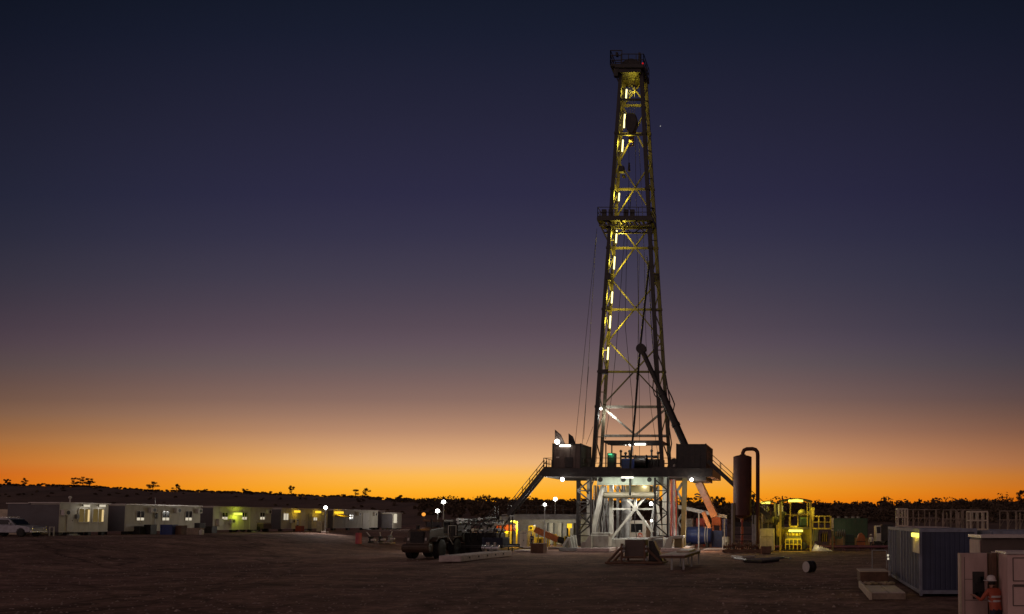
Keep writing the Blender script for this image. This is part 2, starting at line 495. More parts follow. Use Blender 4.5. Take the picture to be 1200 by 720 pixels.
# ---------------------------------------------------------------- ground
def ground_mat():
    m = bpy.data.materials.new('dirt')
    m.use_nodes = True
    t = m.node_tree
    b = t.nodes['Principled BSDF']
    b.inputs['Roughness'].default_value = 0.95
    b.inputs['Specular IOR Level'].default_value = 0.15
    co = t.nodes.new('ShaderNodeTexCoord')
    def noise(scale, det, vec=None, sc=None):
        n = t.nodes.new('ShaderNodeTexNoise')
        n.inputs['Scale'].default_value = scale
        n.inputs['Detail'].default_value = det
        n.inputs['Roughness'].default_value = 0.7
        mp = t.nodes.new('ShaderNodeMapping')
        if sc: mp.inputs['Scale'].default_value = sc
        t.links.new(co.outputs['Object'], mp.inputs['Vector'])
        t.links.new(mp.outputs[0], n.inputs['Vector'])
        return n.outputs['Fac']
    def ramp(x, a, ca, bpos, cb):
        r = t.nodes.new('ShaderNodeValToRGB')
        r.color_ramp.elements[0].position = a
        r.color_ramp.elements[1].position = bpos
        r.color_ramp.elements[0].color = ca + (1,)
        r.color_ramp.elements[1].color = cb + (1,)
        t.links.new(x, r.inputs['Fac'])
        return r.outputs['Color']
    def mul(a, b_, f=1.0):
        k = t.nodes.new('ShaderNodeMixRGB')
        k.blend_type = 'MULTIPLY'
        k.inputs['Fac'].default_value = f
        t.links.new(a, k.inputs['Color1'])
        t.links.new(b_, k.inputs['Color2'])
        return k.outputs['Color']
    big = noise(0.045, 5)
    base = ramp(big, 0.35, (0.245, 0.146, 0.126), 0.68, (0.360, 0.237, 0.198))
    mid = ramp(noise(0.42, 9, sc=(1.0, 0.8, 1)), 0.34, (0.52, 0.50, 0.49), 0.7, (1.35, 1.33, 1.30))
    mid2 = ramp(noise(0.13, 7), 0.40, (0.66, 0.64, 0.63), 0.60, (1.16, 1.15, 1.14))
    mid = mul(mid, mid2)
    mid3 = ramp(noise(1.6, 7), 0.36, (0.60, 0.58, 0.57), 0.66, (1.30, 1.30, 1.30))
    mid = mul(mid, mid3)
    fine = ramp(noise(5.0, 6), 0.3, (0.66, 0.66, 0.66), 0.72, (1.3, 1.28, 1.25))
    # wheel ruts running across the pad
    wv = t.nodes.new('ShaderNodeTexWave')
    wv.wave_type = 'BANDS'
    wv.bands_direction = 'Y'
    wv.inputs['Scale'].default_value = 0.11
    wv.inputs['Distortion'].default_value = 16.0
    wv.inputs['Detail'].default_value = 3.0
    wv.inputs['Detail Scale'].default_value = 0.35
    mpw = t.nodes.new('ShaderNodeMapping')
    mpw.inputs['Scale'].default_value = (0.12, 1, 1)
    mpw.inputs['Rotation'].default_value = (0, 0, 0.12)
    t.links.new(co.outputs['Object'], mpw.inputs['Vector'])
    t.links.new(mpw.outputs[0], wv.inputs['Vector'])
    rut = ramp(wv.outputs['Fac'], 0.02, (0.80, 0.79, 0.78), 0.3, (1.05, 1.05, 1.05))
    c = mul(mul(mul(base, mid), fine), rut, 0.12)
    sep = t.nodes.new('ShaderNodeSeparateXYZ')
    t.links.new(co.outputs['Object'], sep.inputs[0])
    brk = noise(0.35, 5)
    wob = noise(0.09, 3)
    def m_(op, a_, b_=None):
        n = t.nodes.new('ShaderNodeMath')
        n.operation = op
        for i_, v_ in enumerate((a_, b_)):
            if v_ is None: continue
            if hasattr(v_, 'links'): t.links.new(v_, n.inputs[i_])
            else: n.inputs[i_].default_value = v_
        return n.outputs[0]
    tot = None
    for cx_, cy_, R_ in ((-120, 20, 92), (10, 165, 118), (-42, -62, 112), (62, 55, 78), (-92, 140, 96), (-10, -80, 124), (-70, -20, 70)):
        dx_, dy_ = m_('SUBTRACT', sep.outputs[0], cx_), m_('SUBTRACT', sep.outputs[1], cy_)
        dist = m_('SQRT', m_('ADD', m_('MULTIPLY', dx_, dx_), m_('MULTIPLY', dy_, dy_)))
        dist = m_('ADD', dist, m_('MULTIPLY', wob, 9.0))
        for o_ in (0, 1.9):
            d_ = m_('ABSOLUTE', m_('SUBTRACT', dist, R_ + o_ + 4.5))
            k_ = m_('MAXIMUM', m_('SUBTRACT', 1.0, m_('MULTIPLY', d_, 2.6)), 0.0)
            tot = k_ if tot is None else m_('MAXIMUM', tot, k_)
    tot = m_('MULTIPLY', tot, m_('MULTIPLY', brk, 1.25))
    dk = ramp(tot, 0.0, (1, 1, 1), 0.75, (0.45, 0.44, 0.43))
    c = mul(c, dk)
    t.links.new(c, b.inputs['Base Color'])
    bm = t.nodes.new('ShaderNodeBump')
    bm.inputs['Strength'].default_value = 0.7
    bm.inputs['Distance'].default_value = 0.12
    add = t.nodes.new('ShaderNodeMath')
    add.operation = 'ADD'
    t.links.new(noise(2.2, 8), add.inputs[0])
    t.links.new(rut, add.inputs[1])
    t.links.new(add.outputs[0], bm.inputs['Height'])
    t.links.new(bm.outputs[0], b.inputs['Normal'])
    return m
M['dirt'] = ground_mat()
xs = [-4000, -2000, -1000, -500, -300, -200, -150, -120] + [-110 + i for i in range(0, 150)] + [45, 60, 90, 140, 250, 500, 1000, 2500, 4000]
ys = [-300, -100, -40, -10] + [i for i in range(0, 170, 2)] + [180, 200, 230, 280, 350, 500, 900, 2000, 5000, 9000]
g = MB()
for y in ys:
    for x in xs:
        n = 0.05 * math.sin(x * 0.31 + 1.3 * math.sin(y * 0.17)) * math.sin(y * 0.23 + 0.7) if -100 < x < 40 and 5 < y < 160 else 0
        if y > 90: n *= 0.3
        g.v.append(Vector((x, y, gh(x) - 0.03 + n * 0.8)))
nx = len(xs)
for j in range(len(ys) - 1):
    for i in range(nx - 1):
        g.f.append((j * nx + i, j * nx + i + 1, (j + 1) * nx + i + 1, (j + 1) * nx + i))
tag(g.build('ground', 'dirt', root=True, smooth=True), kind='structure')

# ---------------------------------------------------------------- far ridge with bush on it
RIDGE = [(-400, 562), (-100, 566), (0, 569), (60, 569.5), (110, 571), (150, 573.5), (180, 576), (240, 576.5), (300, 578.5), (345, 581), (420, 583), (470, 588), (520, 591.5),
         (600, 594), (700, 595), (800, 597), (900, 598), (1000, 598), (1060, 598), (1120, 595.5), (1160, 595), (1200, 596), (1400, 592), (1700, 590)]
def ridge_py(px):
    for (a, ya), (b, yb) in zip(RIDGE, RIDGE[1:]):
        if a <= px <= b:
            t = (px - a) / (b - a)
            return ya + (yb - ya) * t
    return RIDGE[0][1] if px < 0 else RIDGE[-1][1]
def crestY(px):
    return 560 - 200 * sstep(330, 620, px)
hb = MB()
pxs = list(range(-380, 1700, 8))
rows = [(-0.62, 0.0), (-0.5, 0.10), (-0.38, 0.3), (-0.24, 0.58), (-0.12, 0.83), (0, 1.0), (0.2, 1.03), (0.6, 0.7), (1.2, 0.0)]
def hill_pt(px, t, k):
    yc = crestY(px)
    y = yc * (1 + t * 0.62)
    zc = W(px, ridge_py(px), yc).z
    x = (px - PX0) / F * y
    return Vector((x, y, k * (zc + 0.4) - 0.4 + (gh(x) - 0.2) * (1 - k)))
for (t, k) in rows:
    for px in pxs:
        p = hill_pt(px, t, k)
        p.z += 0.35 * math.sin(px * 0.21 + t * 9) * k
        hb.v.append(p)
np_ = len(pxs)
for j in range(len(rows) - 1):
    for i in range(np_ - 1):
        hb.f.append((j * np_ + i, j * np_ + i + 1, (j + 1) * np_ + i + 1, (j + 1) * np_ + i))
tag(hb.build('hill', 'scrub', root=True, smooth=True), kind='structure')

def leaf_clump(mb, c, rx, rz, n, s, rnd):
    for _ in range(n):
        while True:
            d = Vector((rnd.uniform(-1, 1), rnd.uniform(-1, 1), rnd.uniform(-1, 1)))
            if 0.05 < d.length < 1: break
        d *= 0.55 + 0.45 * rnd.random()
        p = Vector((c[0] + d.x * rx, c[1] + d.y * rx, c[2] + d.z * rz))
        a = Vector((rnd.uniform(-1, 1), rnd.uniform(-1, 1), rnd.uniform(-0.8, 0.8))).normalized()
        b = a.cross(Vector((rnd.uniform(-1, 1), rnd.uniform(-1, 1), rnd.uniform(-1, 1)))).normalized()
        k = s * rnd.uniform(0.6, 1.3)
        a, b = a * k, b * k * 0.6
        mb.add([p - a, p + b, p + a, p - b], [(0, 1, 2, 3)])

def tree_shape(tr, cr, base, h, w, rnd, dens=1.0, leaf=0.35):
    lean = rnd.uniform(-0.06, 0.06) * h
    top = Vector((base[0] + lean, base[1], base[2] + h * 0.62))
    b = Vector(base)
    tr.path([b, b.lerp(top, 0.5) + Vector((rnd.uniform(-.1, .1) * w, 0, 0)), top], [0.035 * h + 0.02, 0.026 * h, 0.012 * h], 6)
    n = rnd.randint(7, 11)
    for i in range(n):
        a = rnd.uniform(0, 6.283)
        rr = w * 0.5 * rnd.uniform(0.25, 0.85)
        c = Vector((top.x + rr * math.cos(a), top.y + rr * math.sin(a), base[2] + h * rnd.uniform(0.42, 0.93)))
        if i == 0: c = Vector((top.x + rnd.uniform(-.15, .15) * w, top.y, base[2] + h * 0.88))
        s0 = b.lerp(top, rnd.uniform(0.55, 1.0))
        tr.path([s0, s0.lerp(c, 0.55) + Vector((0, 0, 0.03 * h)), c], [0.014 * h, 0.009 * h, 0.004 * h], 5)
        leaf_clump(cr, c, w * rnd.uniform(0.15, 0.26), h * rnd.uniform(0.08, 0.14), int(46 * dens), leaf, rnd)

# the dark bush along the skyline: one mass nobody could count
wm = MB()
rw = random.Random(5)
for i in range(2600):
    px = rw.uniform(-60, 1290)
    left = 1 - sstep(400, 560, px)
    t = 0.0 if rw.random() < 0.4 else -0.36 * rw.random() ** 1.3
    if left > .4 and t < -.02 and rw.random() < .85: continue
    k = 1.0
    for (t0, k0), (t1, k1) in zip(rows, rows[1:]):
        if t0 <= t <= t1: k = k0 + (k1 - k0) * (t - t0) / (t1 - t0)
    p = hill_pt(px, t, k)
    hgt = (rw.uniform(0.5, 1.3) * left + rw.uniform(1.8, 4.0) * (1 - left))
    if rw.random() < 0.10: hgt *= rw.uniform(1.3, 1.95)
    w = hgt * rw.uniform(0.9, 1.5) + 0.5
    wm.path([p - Vector((0, 0, 0.5)), p + Vector((0, 0, hgt * 0.6))], [0.12, 0.06], 4)
    for q in range(3):
        leaf_clump(wm, p + Vector((rw.uniform(-.35, .35) * w, rw.uniform(-.3, .3) * w, hgt * (rw.uniform(0.2, 0.8) if q else 0.12))), w * 0.42, hgt * 0.26, 20, 0.5 + .12 * (1 - left), rw)
tag(wm.build('woodland', 'leaf', root=True), 'dark bush running along the skyline behind the drill site', 'woodland', kind='stuff')

TREES = [(8, 561, 7, 'small tree on the far ridge above the parked white car'),
         (28, 560.5, 8, 'thin tree on the ridge, just left of the pair over the nearest white cabin'),
         (87, 559.5, 10, 'left tree of the clump on the ridge over the nearest white cabin'),
         (97, 558.5, 11, 'tallest middle tree of the clump on the ridge over the nearest white cabin'),
         (106, 560.5, 10, 'right tree of the clump on the ridge over the nearest white cabin'),
         (179, 563.5, 15, 'round spreading lone tree on the ridge above the second cabin'),
         (207, 567, 9, 'pointed dark tree on the ridge right of the round lone tree'),
         (288, 573, 10, 'low tree on the ridge above the lime lamp cabin'),
         (342, 569.5, 8, 'narrow upright tree on the ridge above the amber lamp cabin'),
         (417, 573, 15, 'sparse spreading tree on the skyline, left of an open twin crowned pair'),
         (428, 571.5, 10, 'open twin crowned tree on the skyline right of the sparse spreading one'),
         (469, 580, 7, 'small spiky tree on the skyline above the loader'),
         (543, 583, 11, 'rounded tree on the skyline right of the two tall floodlights'),
         (806, 583, 9, 'small tree on the skyline behind the orange lit boom'),
         (838, 581, 12, 'tree on the skyline between the orange lit boom and the tall vessel'),
         (848, 582, 9, 'tree on the skyline touching the left side of the tall vessel'),
         (979, 589, 12, 'tree on the skyline above the yellow railed platform'),
         (1034, 586.5, 13, 'domed tree on the skyline left of the blue container'),
         (1133, 587, 9, 'forked tree on the skyline over the right pale railing gate'),
         (1152, 590, 9, 'low flat tree on the skyline just right of the forked one'),
         (1184, 590, 8, 'low tree on the skyline left of the big tree at the frame edge'),
         (1196, 574, 15, 'tall ragged tree on the skyline at the right edge')]
for px, ty, wpx, lab in TREES:
    yc = crestY(px) - 6
    top = W(px, ty, yc)
    bz = hill_pt(px, -0.02, 0.97).z - 0.6
    h = top.z - bz
    root = thing('tree', (top.x, yc, bz), lab, 'tree', 'single trees on the skyline')
    tr, cr = MB(), MB()
    tree_shape(tr, cr, (top.x, yc, bz), h, wpx * yc / 1000, random.Random(int(px * 7)), 1.9 if px not in (417, 428) else 1.1, 0.27)
    tr.build('trunk', 'bark', root)
    cr.build('crown', 'leaf', root)

# loose clods and stones on the pad
sm_ = MB()
rs = random.Random(21)
for i in range(5200):
    y = 22 + 70 * rs.random() ** 1.5
    x = rs.uniform(-0.98, 0.26) * y + rs.uniform(-2, 2)
    if -13 < x < -6 and 55 < y < 70 or x > 2.5 and y < 56: continue
    r = rs.uniform(0.02, 0.06) * (1.0 if rs.random() < .9 else 1.6)
    z = gh(x) + 0.04 * math.sin(x * 0.31 + 1.3 * math.sin(y * 0.17)) * math.sin(y * 0.23 + 0.7) - 0.03
    a = rs.uniform(0, 3.14)
    c, s_ = math.cos(a) * r, math.sin(a) * r
    h = r * rs.uniform(0.5, 0.95)
    sm_.add([(x - c * 1.4, y - s_ * 1.4, z), (x + s_, y - c, z), (x + c * 1.2, y + s_ * 1.2, z), (x - s_ * 1.1, y + c * 1.1, z), (x + c * .3, y + s_ * .2, z + h), (x - c * .5, y - s_ * .4, z + h * .85)],
            [(0, 1, 5), (1, 4, 5), (1, 2, 4), (2, 3, 4), (3, 5, 4), (3, 0, 5)])
tag(sm_.build('gravel', 'stone', root=True), 'loose clods and small stones scattered over the dirt pad', 'gravel', kind='stuff')
pl = MB()
pl.ball(W(774, 148, 6000), 3.2, 10)
tag(pl.build('evening_planet', 'e_star'), 'tiny bright evening planet in the sky right of the mast top', 'planet', kind='structure')
# ================================================================ DRILLING RIG
def lerp(a, b, t): return a + (b - a) * t
LEG = {'FL': (728, 695, 96.3, 95.0), 'FR': (751.5, 776, 96.3, 95.0), 'BL': (732, 704, 98.3, 99.5), 'BR': (756, 785, 98.3, 99.5)}
def leg(k, py):
    a, b, d0, d1 = LEG[k]
    t = (py - 83) / 465
    return W(lerp(a, b, t), py, lerp(d0, d1, t))
rig = thing('drilling_rig', W(740, 645, 97) * 1.0, 'tall land drilling rig with lit yellow lattice mast on a white legged substructure', 'drilling rig')
rig.location.z = 0
ORG[rig.name].z = 0
FZ = W(700, 549, 92).z      # rig floor level
FB = W(700, 558.8, 92).z
# legs of the mast, each a box chord with flange plates at the section joints
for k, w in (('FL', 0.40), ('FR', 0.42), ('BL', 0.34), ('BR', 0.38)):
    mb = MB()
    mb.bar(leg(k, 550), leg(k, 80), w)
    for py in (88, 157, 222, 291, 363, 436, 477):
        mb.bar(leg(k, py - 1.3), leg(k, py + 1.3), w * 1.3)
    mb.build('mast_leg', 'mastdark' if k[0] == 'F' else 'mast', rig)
# girts
for py in (90, 124, 157, 222, 291, 363, 436, 477, 511):
    mb = MB()
    mb.bar(leg('BL', py), leg('BR', py), 0.2, 0.3 if py in (477, 511) else 0.24)
    mb.build('girt', 'whitesteel' if py >= 477 else 'mast', rig)  # lowest girts white: the lamp's light put into their colour
for py in (117, 158):
    MB().bar(leg('FL', py), leg('FR', py), 0.2).build('girt', 'mastdark', rig)
# cross braces of the back face
for a, b in ((90, 124), (124, 190), (190, 255), (257, 327), (328, 399), (400, 472)):
    mb = MB()
    mb.bar(leg('BL', a), leg('BR', b), 0.15)
    mb.bar(leg('BR', a) + Vector((0, .16, 0)), leg('BL', b) + Vector((0, .16, 0)), 0.15)
    mb.build('cross_brace', 'mast', rig)
mid = (leg('BL', 510) + leg('BR', 510)) / 2
for k in ('BL', 'BR'):
    MB().bar(leg(k, 479), mid, 0.22).build('cross_brace', 'whitesteel', rig)  # white stands in for lamp light on these braces
# lacing of the two side faces
for f, b in (('FL', 'BL'), ('FR', 'BR')):
    mb = MB()
    py, s = 92, 0
    while py < 540:
        step = 13 + (py - 92) * 0.035
        p, q = (f, b) if s % 2 == 0 else (b, f)
        mb.bar(leg(p, py), leg(q, py + step), 0.11)
        if s % 2 == 0: mb.bar(leg(f, py), leg(b, py), 0.11)
        py += step
        s += 1
    mb.build('side_lacing', 'mast', rig)
# ladder up the left side
mb = MB()
la, lb = [], []
for py in range(95, 545, 3):
    p = leg('FL', py).lerp(leg('BL', py), 0.45)
    la.append(p + Vector((-0.14, -0.2, 0)))
    lb.append(p + Vector((-0.14, 0.2, 0)))
for i in range(len(la) - 1):
    mb.bar(la[i], lb[i], 0.035)
mb.bar(la[0], la[-1], 0.05)
mb.bar(lb[0], lb[-1], 0.05)
mb.build('ladder', 'mastdark', rig)
# work tubes of the mast
TUBES = [(734, 110, 9), (731.7, 142, 14), (729.6, 171, 12), (725.4, 231, 8), (722.3, 277.5, 13), (719.9, 308.3, 13), (717.2, 348.8, 12), (715, 377.5, 13), (712.4, 414.5, 13)]
for px, py, L in TUBES:
    D = leg('BL', py).y - 0.45
    a, b = W(px + L * 0.035, py - L * .56, D), W(px - L * 0.035, py + L * .56, D)
    t = MB()
    t.tube(a, b, 0.085, n=10)
    o = t.build('work_tube', 'e_tube', rig, smooth=True)
    hsg = MB()
    hsg.bar(a + Vector((-0.02, 0.15, 0.1)), b + Vector((0, 0.15, -0.1)), 0.2, 0.06)
    hsg.bar((a + b) / 2 + Vector((0, .2, 0)), (a + b) / 2 + Vector((-0.2, .5, 0)), 0.08)
    hsg.build('tube_housing', 'mastdark', o)
    l = light('POINT', (a + b) / 2 + Vector((0.75, -0.35, 0)), (150 if py < 120 else 300) if py < 260 else (330 if py < 400 else 240), YEL, 0.3)
# racking board
rb = MB()
RA, RBx = W(700, 256, 95.2), W(764.5, 256, 95.2)
z1, z0 = W(700, 255, 95.2).z, W(700, 259, 95.2).z
rb.box(RA.x, RBx.x, 95.0, 95.5, z0, z1)
rb.box(RA.x, RA.x + 0.5, 95.5, 98.0, z0, z1)
rb.box(RBx.x - 0.7, RBx.x, 95.5, 98.0, z0, z1)
rb.box(RA.x + .5, RBx.x - .7, 97.5, 98.0, z0, z1)
for i in range(9):
    x = lerp(RA.x + 0.9, RBx.x - 1.3, i / 8)
    rb.box(x, x + 0.14, 95.5, 97.5, z0 + 0.05, z1 - 0.03)
board = rb.build('racking_board', 'mastdark', rig)
ub = MB()
zu = W(700, 265, 95.2).z
ub.bar((RA.x + .2, 95.3, zu + .1), (RBx.x - .2, 95.3, zu + .1), 0.16)
ub.bar((RA.x + .2, 97.8, zu + .1), (RBx.x - .2, 97.8, zu + .1), 0.16)
for i in range(7):
    x0 = lerp(RA.x + .2, RBx.x - .2, i / 7); x1 = lerp(RA.x + .2, RBx.x - .2, (i + 1) / 7)
    ub.bar((x0, 95.3, z0 if i % 2 else zu), (x1, 95.3, zu if i % 2 else z0), 0.1)
    ub.bar((x0, 97.8, z0 if i % 2 else zu), (x1, 97.8, zu if i % 2 else z0), 0.1)
ub.build('truss', 'mast', board)
rr = MB()
def rail_loop(mb, pts, h, w=0.06, step=1.5, mids=1, toe=True):
    for p, q in zip(pts, pts[1:]):
        p, q = Vector(p), Vector(q)
        n = max(1, round((q - p).length / step))
        for i in range(n + 1):
            c = p.lerp(q, i / n)
            mb.bar(c, c + Vector((0, 0, h)), w)
        for j in range(mids + 1):
            z = Vector((0, 0, h * (j + 1) / (mids + 1)))
            mb.bar(p + z, q + z, w)
        if toe: mb.bar(p + Vector((0, 0, 0.08)), q + Vector((0, 0, 0.08)), 0.03, 0.16)
rail_loop(rr, [(RA.x + .05, 97.9, z1), (RA.x + .05, 95.1, z1), (RBx.x - .05, 95.1, z1), (RBx.x - .05, 97.9, z1)], 1.15)
for px in (708, 716, 733.5, 741):
    p = W(px, 250, 95.35)
    rr.box(p.x - 0.25, p.x + 0.25, 95.2, 95.5, z1 + .1, z1 + .95)
rr.build('railing', 'dark', board)
kb = MB()
kb.bar(W(701, 259, 97), leg('FL', 285), 0.13)
kb.bar(W(704.5, 259, 97), leg('FL', 274), 0.1)
kb.build('bracket', 'mast', board)
# small fittings on the legs (junction plates, hang-off brackets)
for px, py, k, sx, sz in ((713, 325, 'FL', .55, .8), (715.5, 330, 'BL', .7, .9), (714, 362, 'BL', .5, .5), (707, 436, 'FL', 1.0, .5), (728.5, 199, 'FL', .6, .7), (731, 207, 'BL', .35, .25), (769, 325, 'BR', .5, .9)):
    p = W(px, py, leg(k, py).y)
    MB().cbox(p, sx, 0.6, sz).build('gusset', 'mastdark', rig, bevel=0.05)
# crown
cz = W(740, 83, 97.2).z - 0.6
cp = MB()
xl, xr = W(724, 83, 97).x, W(757, 83, 97).x
cp.box(xl, xr, 95.4, 99.2, cz, cz + 0.3)
cp.box(xl + .3, xr - .3, 95.6, 99, cz - 0.45, cz)
crown = cp.build('crown_platform', 'dark', rig)
cb = MB()
c0 = W(741, 77, 97.2)
prof = [(c0.x + 1.35 * math.cos(t), cz + 0.3 + 1.35 * math.sin(t)) for t in [math.pi * i / 14 for i in range(15)]]
cb.prism(prof, 'y', 96.4, 98.2)
cb.tube((c0.x - 1.0, 97.3, cz - 0.1), (c0.x + 1.0, 97.3, cz - 0.1), 0.45)
cb.build('crown_block', 'dark', crown, bevel=0.05)
cr_ = MB()
pl_, pr_ = W(717.5, 76, 97).x, W(757, 76, 97).x
zl = W(717, 77, 97).z - 0.5
cr_.box(pl_, xl + 1.0, 96, 98.6, zl - 0.12, zl)
rail_loop(cr_, [(W(731, 60, 97).x, 96, zl), (pl_, 96, zl), (pl_, 98.6, zl), (W(731, 60, 97).x, 98.6, zl)], 1.75, 0.08, 0.9, 2)
cr_.box(W(722.5, 60, 97).x, W(725, 60, 97).x, 96.5, 97, zl + 1.5, zl + 1.85)
rail_loop(cr_, [(W(731, 65, 97).x, 95.5, cz + .3), (pr_, 95.5, cz + .3), (pr_, 99, cz + .3)], 1.35, 0.07, 1.0)
cr_.box(W(749.5, 75, 97).x, W(752, 75, 97).x, 96.2, 96.8, cz + .3, W(750, 66, 97).z)
cr_.bar((pl_ + .1, 97.2, zl), (xl + .2, 97.2, cz - 1.0), 0.16)
cr_.bar((pr_ - .1, 97.2, cz + .1), (xr - .6, 97.2, cz - 1.0), 0.16)
cr_.bar((xl + .1, 95.8, cz - .9), (xl + 0.1, 95.8, cz), 0.5)
cr_.build('railing', 'dark', crown)
wl = MB()
wl.ball(W(753.2, 74.5, 95.3), 0.10, 10)
wl.build('warning_lamp', 'e_red', crown)
# rotary hose and standpipe
hp = [(761, 306, 97.2), (758.5, 330, 97), (755, 362, 96.5), (751, 400, 96), (747.5, 440, 95.5), (744.5, 480, 95), (741, 520, 94.6), (739, 541, 93.6), (738.4, 551, 93.0), (738.4, 581, 92.9)]
MB().path([W(*p) for p in hp], 0.12, 8).build('rotary_hose', 'black', rig, smooth=True)
for pts, r in (([(766, 440, 96), (765, 455, 96), (767, 463, 96), (772, 469, 95.6), (775, 474, 95.4)], .06),
               ([(782, 455, 95), (787, 465, 94.6), (790.5, 474, 94.5), (789, 481, 94.5), (784.5, 479, 94.6), (782, 470, 95)], .07),
               ([(780, 440, 95.5), (782, 452, 95), (785, 470, 95), (784, 500, 95), (787, 520, 94.5), (784, 540, 94.5)], .07),
               ([(758, 300, 97.5), (761, 330, 97.5), (763, 380, 97.3), (768, 440, 97)], .05),
               ([(733, 232, 97.5), (736, 228, 97.5), (739, 232, 97.5), (738, 246, 97.5)], .05)):
    MB().path([W(*p) for p in pts], r, 6).build('service_hose', 'black', rig, smooth=True)
# raising ram behind the right legs
ram = MB()
p0, p1, p2 = W(751.5, 409, 94.3), W(776, 462, 93.6), W(804, 525, 93)
ram.tube(p0, p1, 0.27, n=14)
ram.tube(p1, p2, 0.40, n=16)
ram.tube(p1.lerp(p2, -0.03), p1.lerp(p2, 0.03), 0.47, n=16)
ram.tube(p1.lerp(p2, 0.55), p1.lerp(p2, 0.6), 0.48, n=16)
ram = ram.build('raising_ram', 'dark', rig, smooth=True)
sh = MB()
sh.lathe([(0.2, -0.3), (0.55, -0.3), (0.55, -0.22), (0.42, -0.15), (0.42, 0.15), (0.55, 0.22), (0.55, 0.3), (0.2, 0.3)], p0, 'y', 18)
sh.build('ram_head', 'dark', ram, smooth=True)
# guy wires
for a, b in (((699.5, 268, 96), (674, 520, 92.5)), ((690, 430, 95), (682, 525, 91.5)), ((699, 272, 97), (684, 515, 97)), ((695, 500, 94), (687, 521, 93))):
    MB().tube(W(*a), W(*b), 0.022, n=5).build('guy_wire', 'dark', rig)
# ------------------------------------------------ floor
fx0, fx1 = W(635.5, 549, 92).x, W(835, 549, 92).x
fl = MB()
fl.box(fx0, fx1, 92, 101.5, FB, FZ)
floor = fl.build('rig_floor', 'dark', rig)
for pts, st_ in (([(fx0 + .1, 98, FZ), (fx0 + .1, 92.1, FZ), (W(648, 549, 92).x, 92.1, FZ)], 1.0), ([(W(682, 549, 92).x, 92.1, FZ), (W(727, 549, 92).x, 92.1, FZ)], 1.6),
                 ([(W(765, 549, 92).x, 92.1, FZ), (W(791, 549, 92).x, 92.1, FZ)], 1.6), ([(W(690, 549, 92).x, 101.3, FZ), (W(790, 549, 92).x, 101.3, FZ)], 1.6)):
    fr = MB()
    rail_loop(fr, pts, 1.12, 0.055, st_, 1)
    fr.build('floor_railing', 'dark', floor)
# pale girder below the floor
gd = MB()
gx0, gx1 = W(700, 563, 93.5).x, W(783, 563, 93.5).x
gz0, gz1 = W(740, 567.8, 93.5).z, FB - 0.003
gd.box(gx0, gx1, 93.4, 93.8, gz0, gz1)
gd.box(gx0, gx1, 93.2, 94.0, gz0 - 0.08, gz0)
girder = gd.build('floor_girder', 'girder', rig)
for px in (703.5, 730.5, 761):
    p = W(px, 562.4, 93.38)
    MB().lathe([(0.26, -0.01), (0.26, 0.012)], (p.x, 93.385, p.z), 'y', 16).build('girder_hole', 'dark', girder)
# canopy above the drill floor
cn = MB()
ca, cb2 = W(708, 517, 95.5), W(776, 522, 95.5)
cn.box(ca.x, cb2.x, 95.4, 99.2, W(700, 519, 95.4).z, W(700, 516.3, 95.4).z)
cn.box(ca.x + 0.4, cb2.x, 95.4, 95.6, W(700, 521.5, 95.4).z, W(700, 519, 95.4).z)
canopy = cn.build('canopy', 'dark', rig)
cpst = MB()
for px in (710, 717, 764):
    cpst.bar(W(px, 519, 96.2), W(px, 549, 96.2), 0.12)
cpst.build('canopy_post', 'dark', canopy)
for (a, b) in (((744, 520.8, 95.2), (756.5, 520.8, 95.2)), ((735.3, 519.5, 95.9), (738.6, 522.3, 95.2)), ((731.5, 520, 96.5), (733.5, 521.5, 96))):
    t = MB()
    t.tube(W(*a), W(*b), 0.1 if b[0] > 750 else 0.07, n=8)
    t.build('work_tube', 'e_tubew', canopy)
light('POINT', W(750, 524, 94.9), 70, WHITE, 0.3)
light('POINT', W(733, 526, 97), 30, WHITE, 0.3)
# lamp that whitens the lower mast
def flood(parent, p, r=0.28, power=0, col=WHITE, target=None, angle=140, off=(0, -0.45, 0), e='e_white'):
    b = MB()
    b.cbox(Vector(p) + Vector((0, r * .75, 0)), r * 1.5, r * .9, r * 1.2)
    o = b.build('floodlight', 'dark', parent, bevel=0.03)
    g_ = MB()
    g_.ball(p, r, 14)
    g_.build('lamp_lens', e, o, smooth=True)
    if power:
        q = Vector(p) + Vector(off)
        if target is not None:
            light('SPOT', q, power, col, 0.2, target, angle)
        else:
            light('POINT', q, power, col, 0.2)
    return o
flood(rig, W(704, 479, 98.3), 0.15, 190, WHITE, off=(0.9, 0.5, -0.9))
flood(rig, W(810.5, 562.3, 91.2), 0.18, 380, off=(0, 0.6, -0.7))
flood(rig, W(659, 562, 91.4), 0.21, 420, off=(0, 0.6, -1.0))
flood(rig, W(763, 590.5, 99), 0.2, 240, off=(-.6, -0.9, 0))
flood(rig, W(763.5, 610.5, 98), 0.12, 110, off=(-.4, -0.6, 0))
# under-floor tubes that flood the white legs
for px, py, D, P in ((722, 569.3, 98.6, 130), (755, 569.3, 98.6, 130)):
    t = MB()
    a, b = W(px - 6, py, D), W(px + 6, py, D)
    a.z = b.z = FB - 0.25
    t.tube(a, b, 0.08, n=8)
    t.build('work_tube', 'e_tubew', rig)
    light('POINT', (a + b) / 2 - Vector((0, 0, 0.5)), P, WHITE, 0.4)
t = MB()
t.tube((W(728, 558, 91.7).x, 91.8, FB - 0.1), (W(742, 558, 91.7).x, 91.8, FB - 0.1), 0.06, n=8)
t.build('work_tube', 'e_tubew', rig)
for px in (716, 735, 753):
    light('POINT', (W(px, 560, 92).x, 92.2, FB - 1.0), 60, (0.93, 1.0, 0.84), 0.3)
for px, P in ((708, 600), (732, 520), (757, 600)):
    x = W(px, 560, 92).x
    light('SPOT', (x, 94.3, FB - 0.7), P, WHITE, 0.4, (x, 97.6, 1.2), 125, .8)
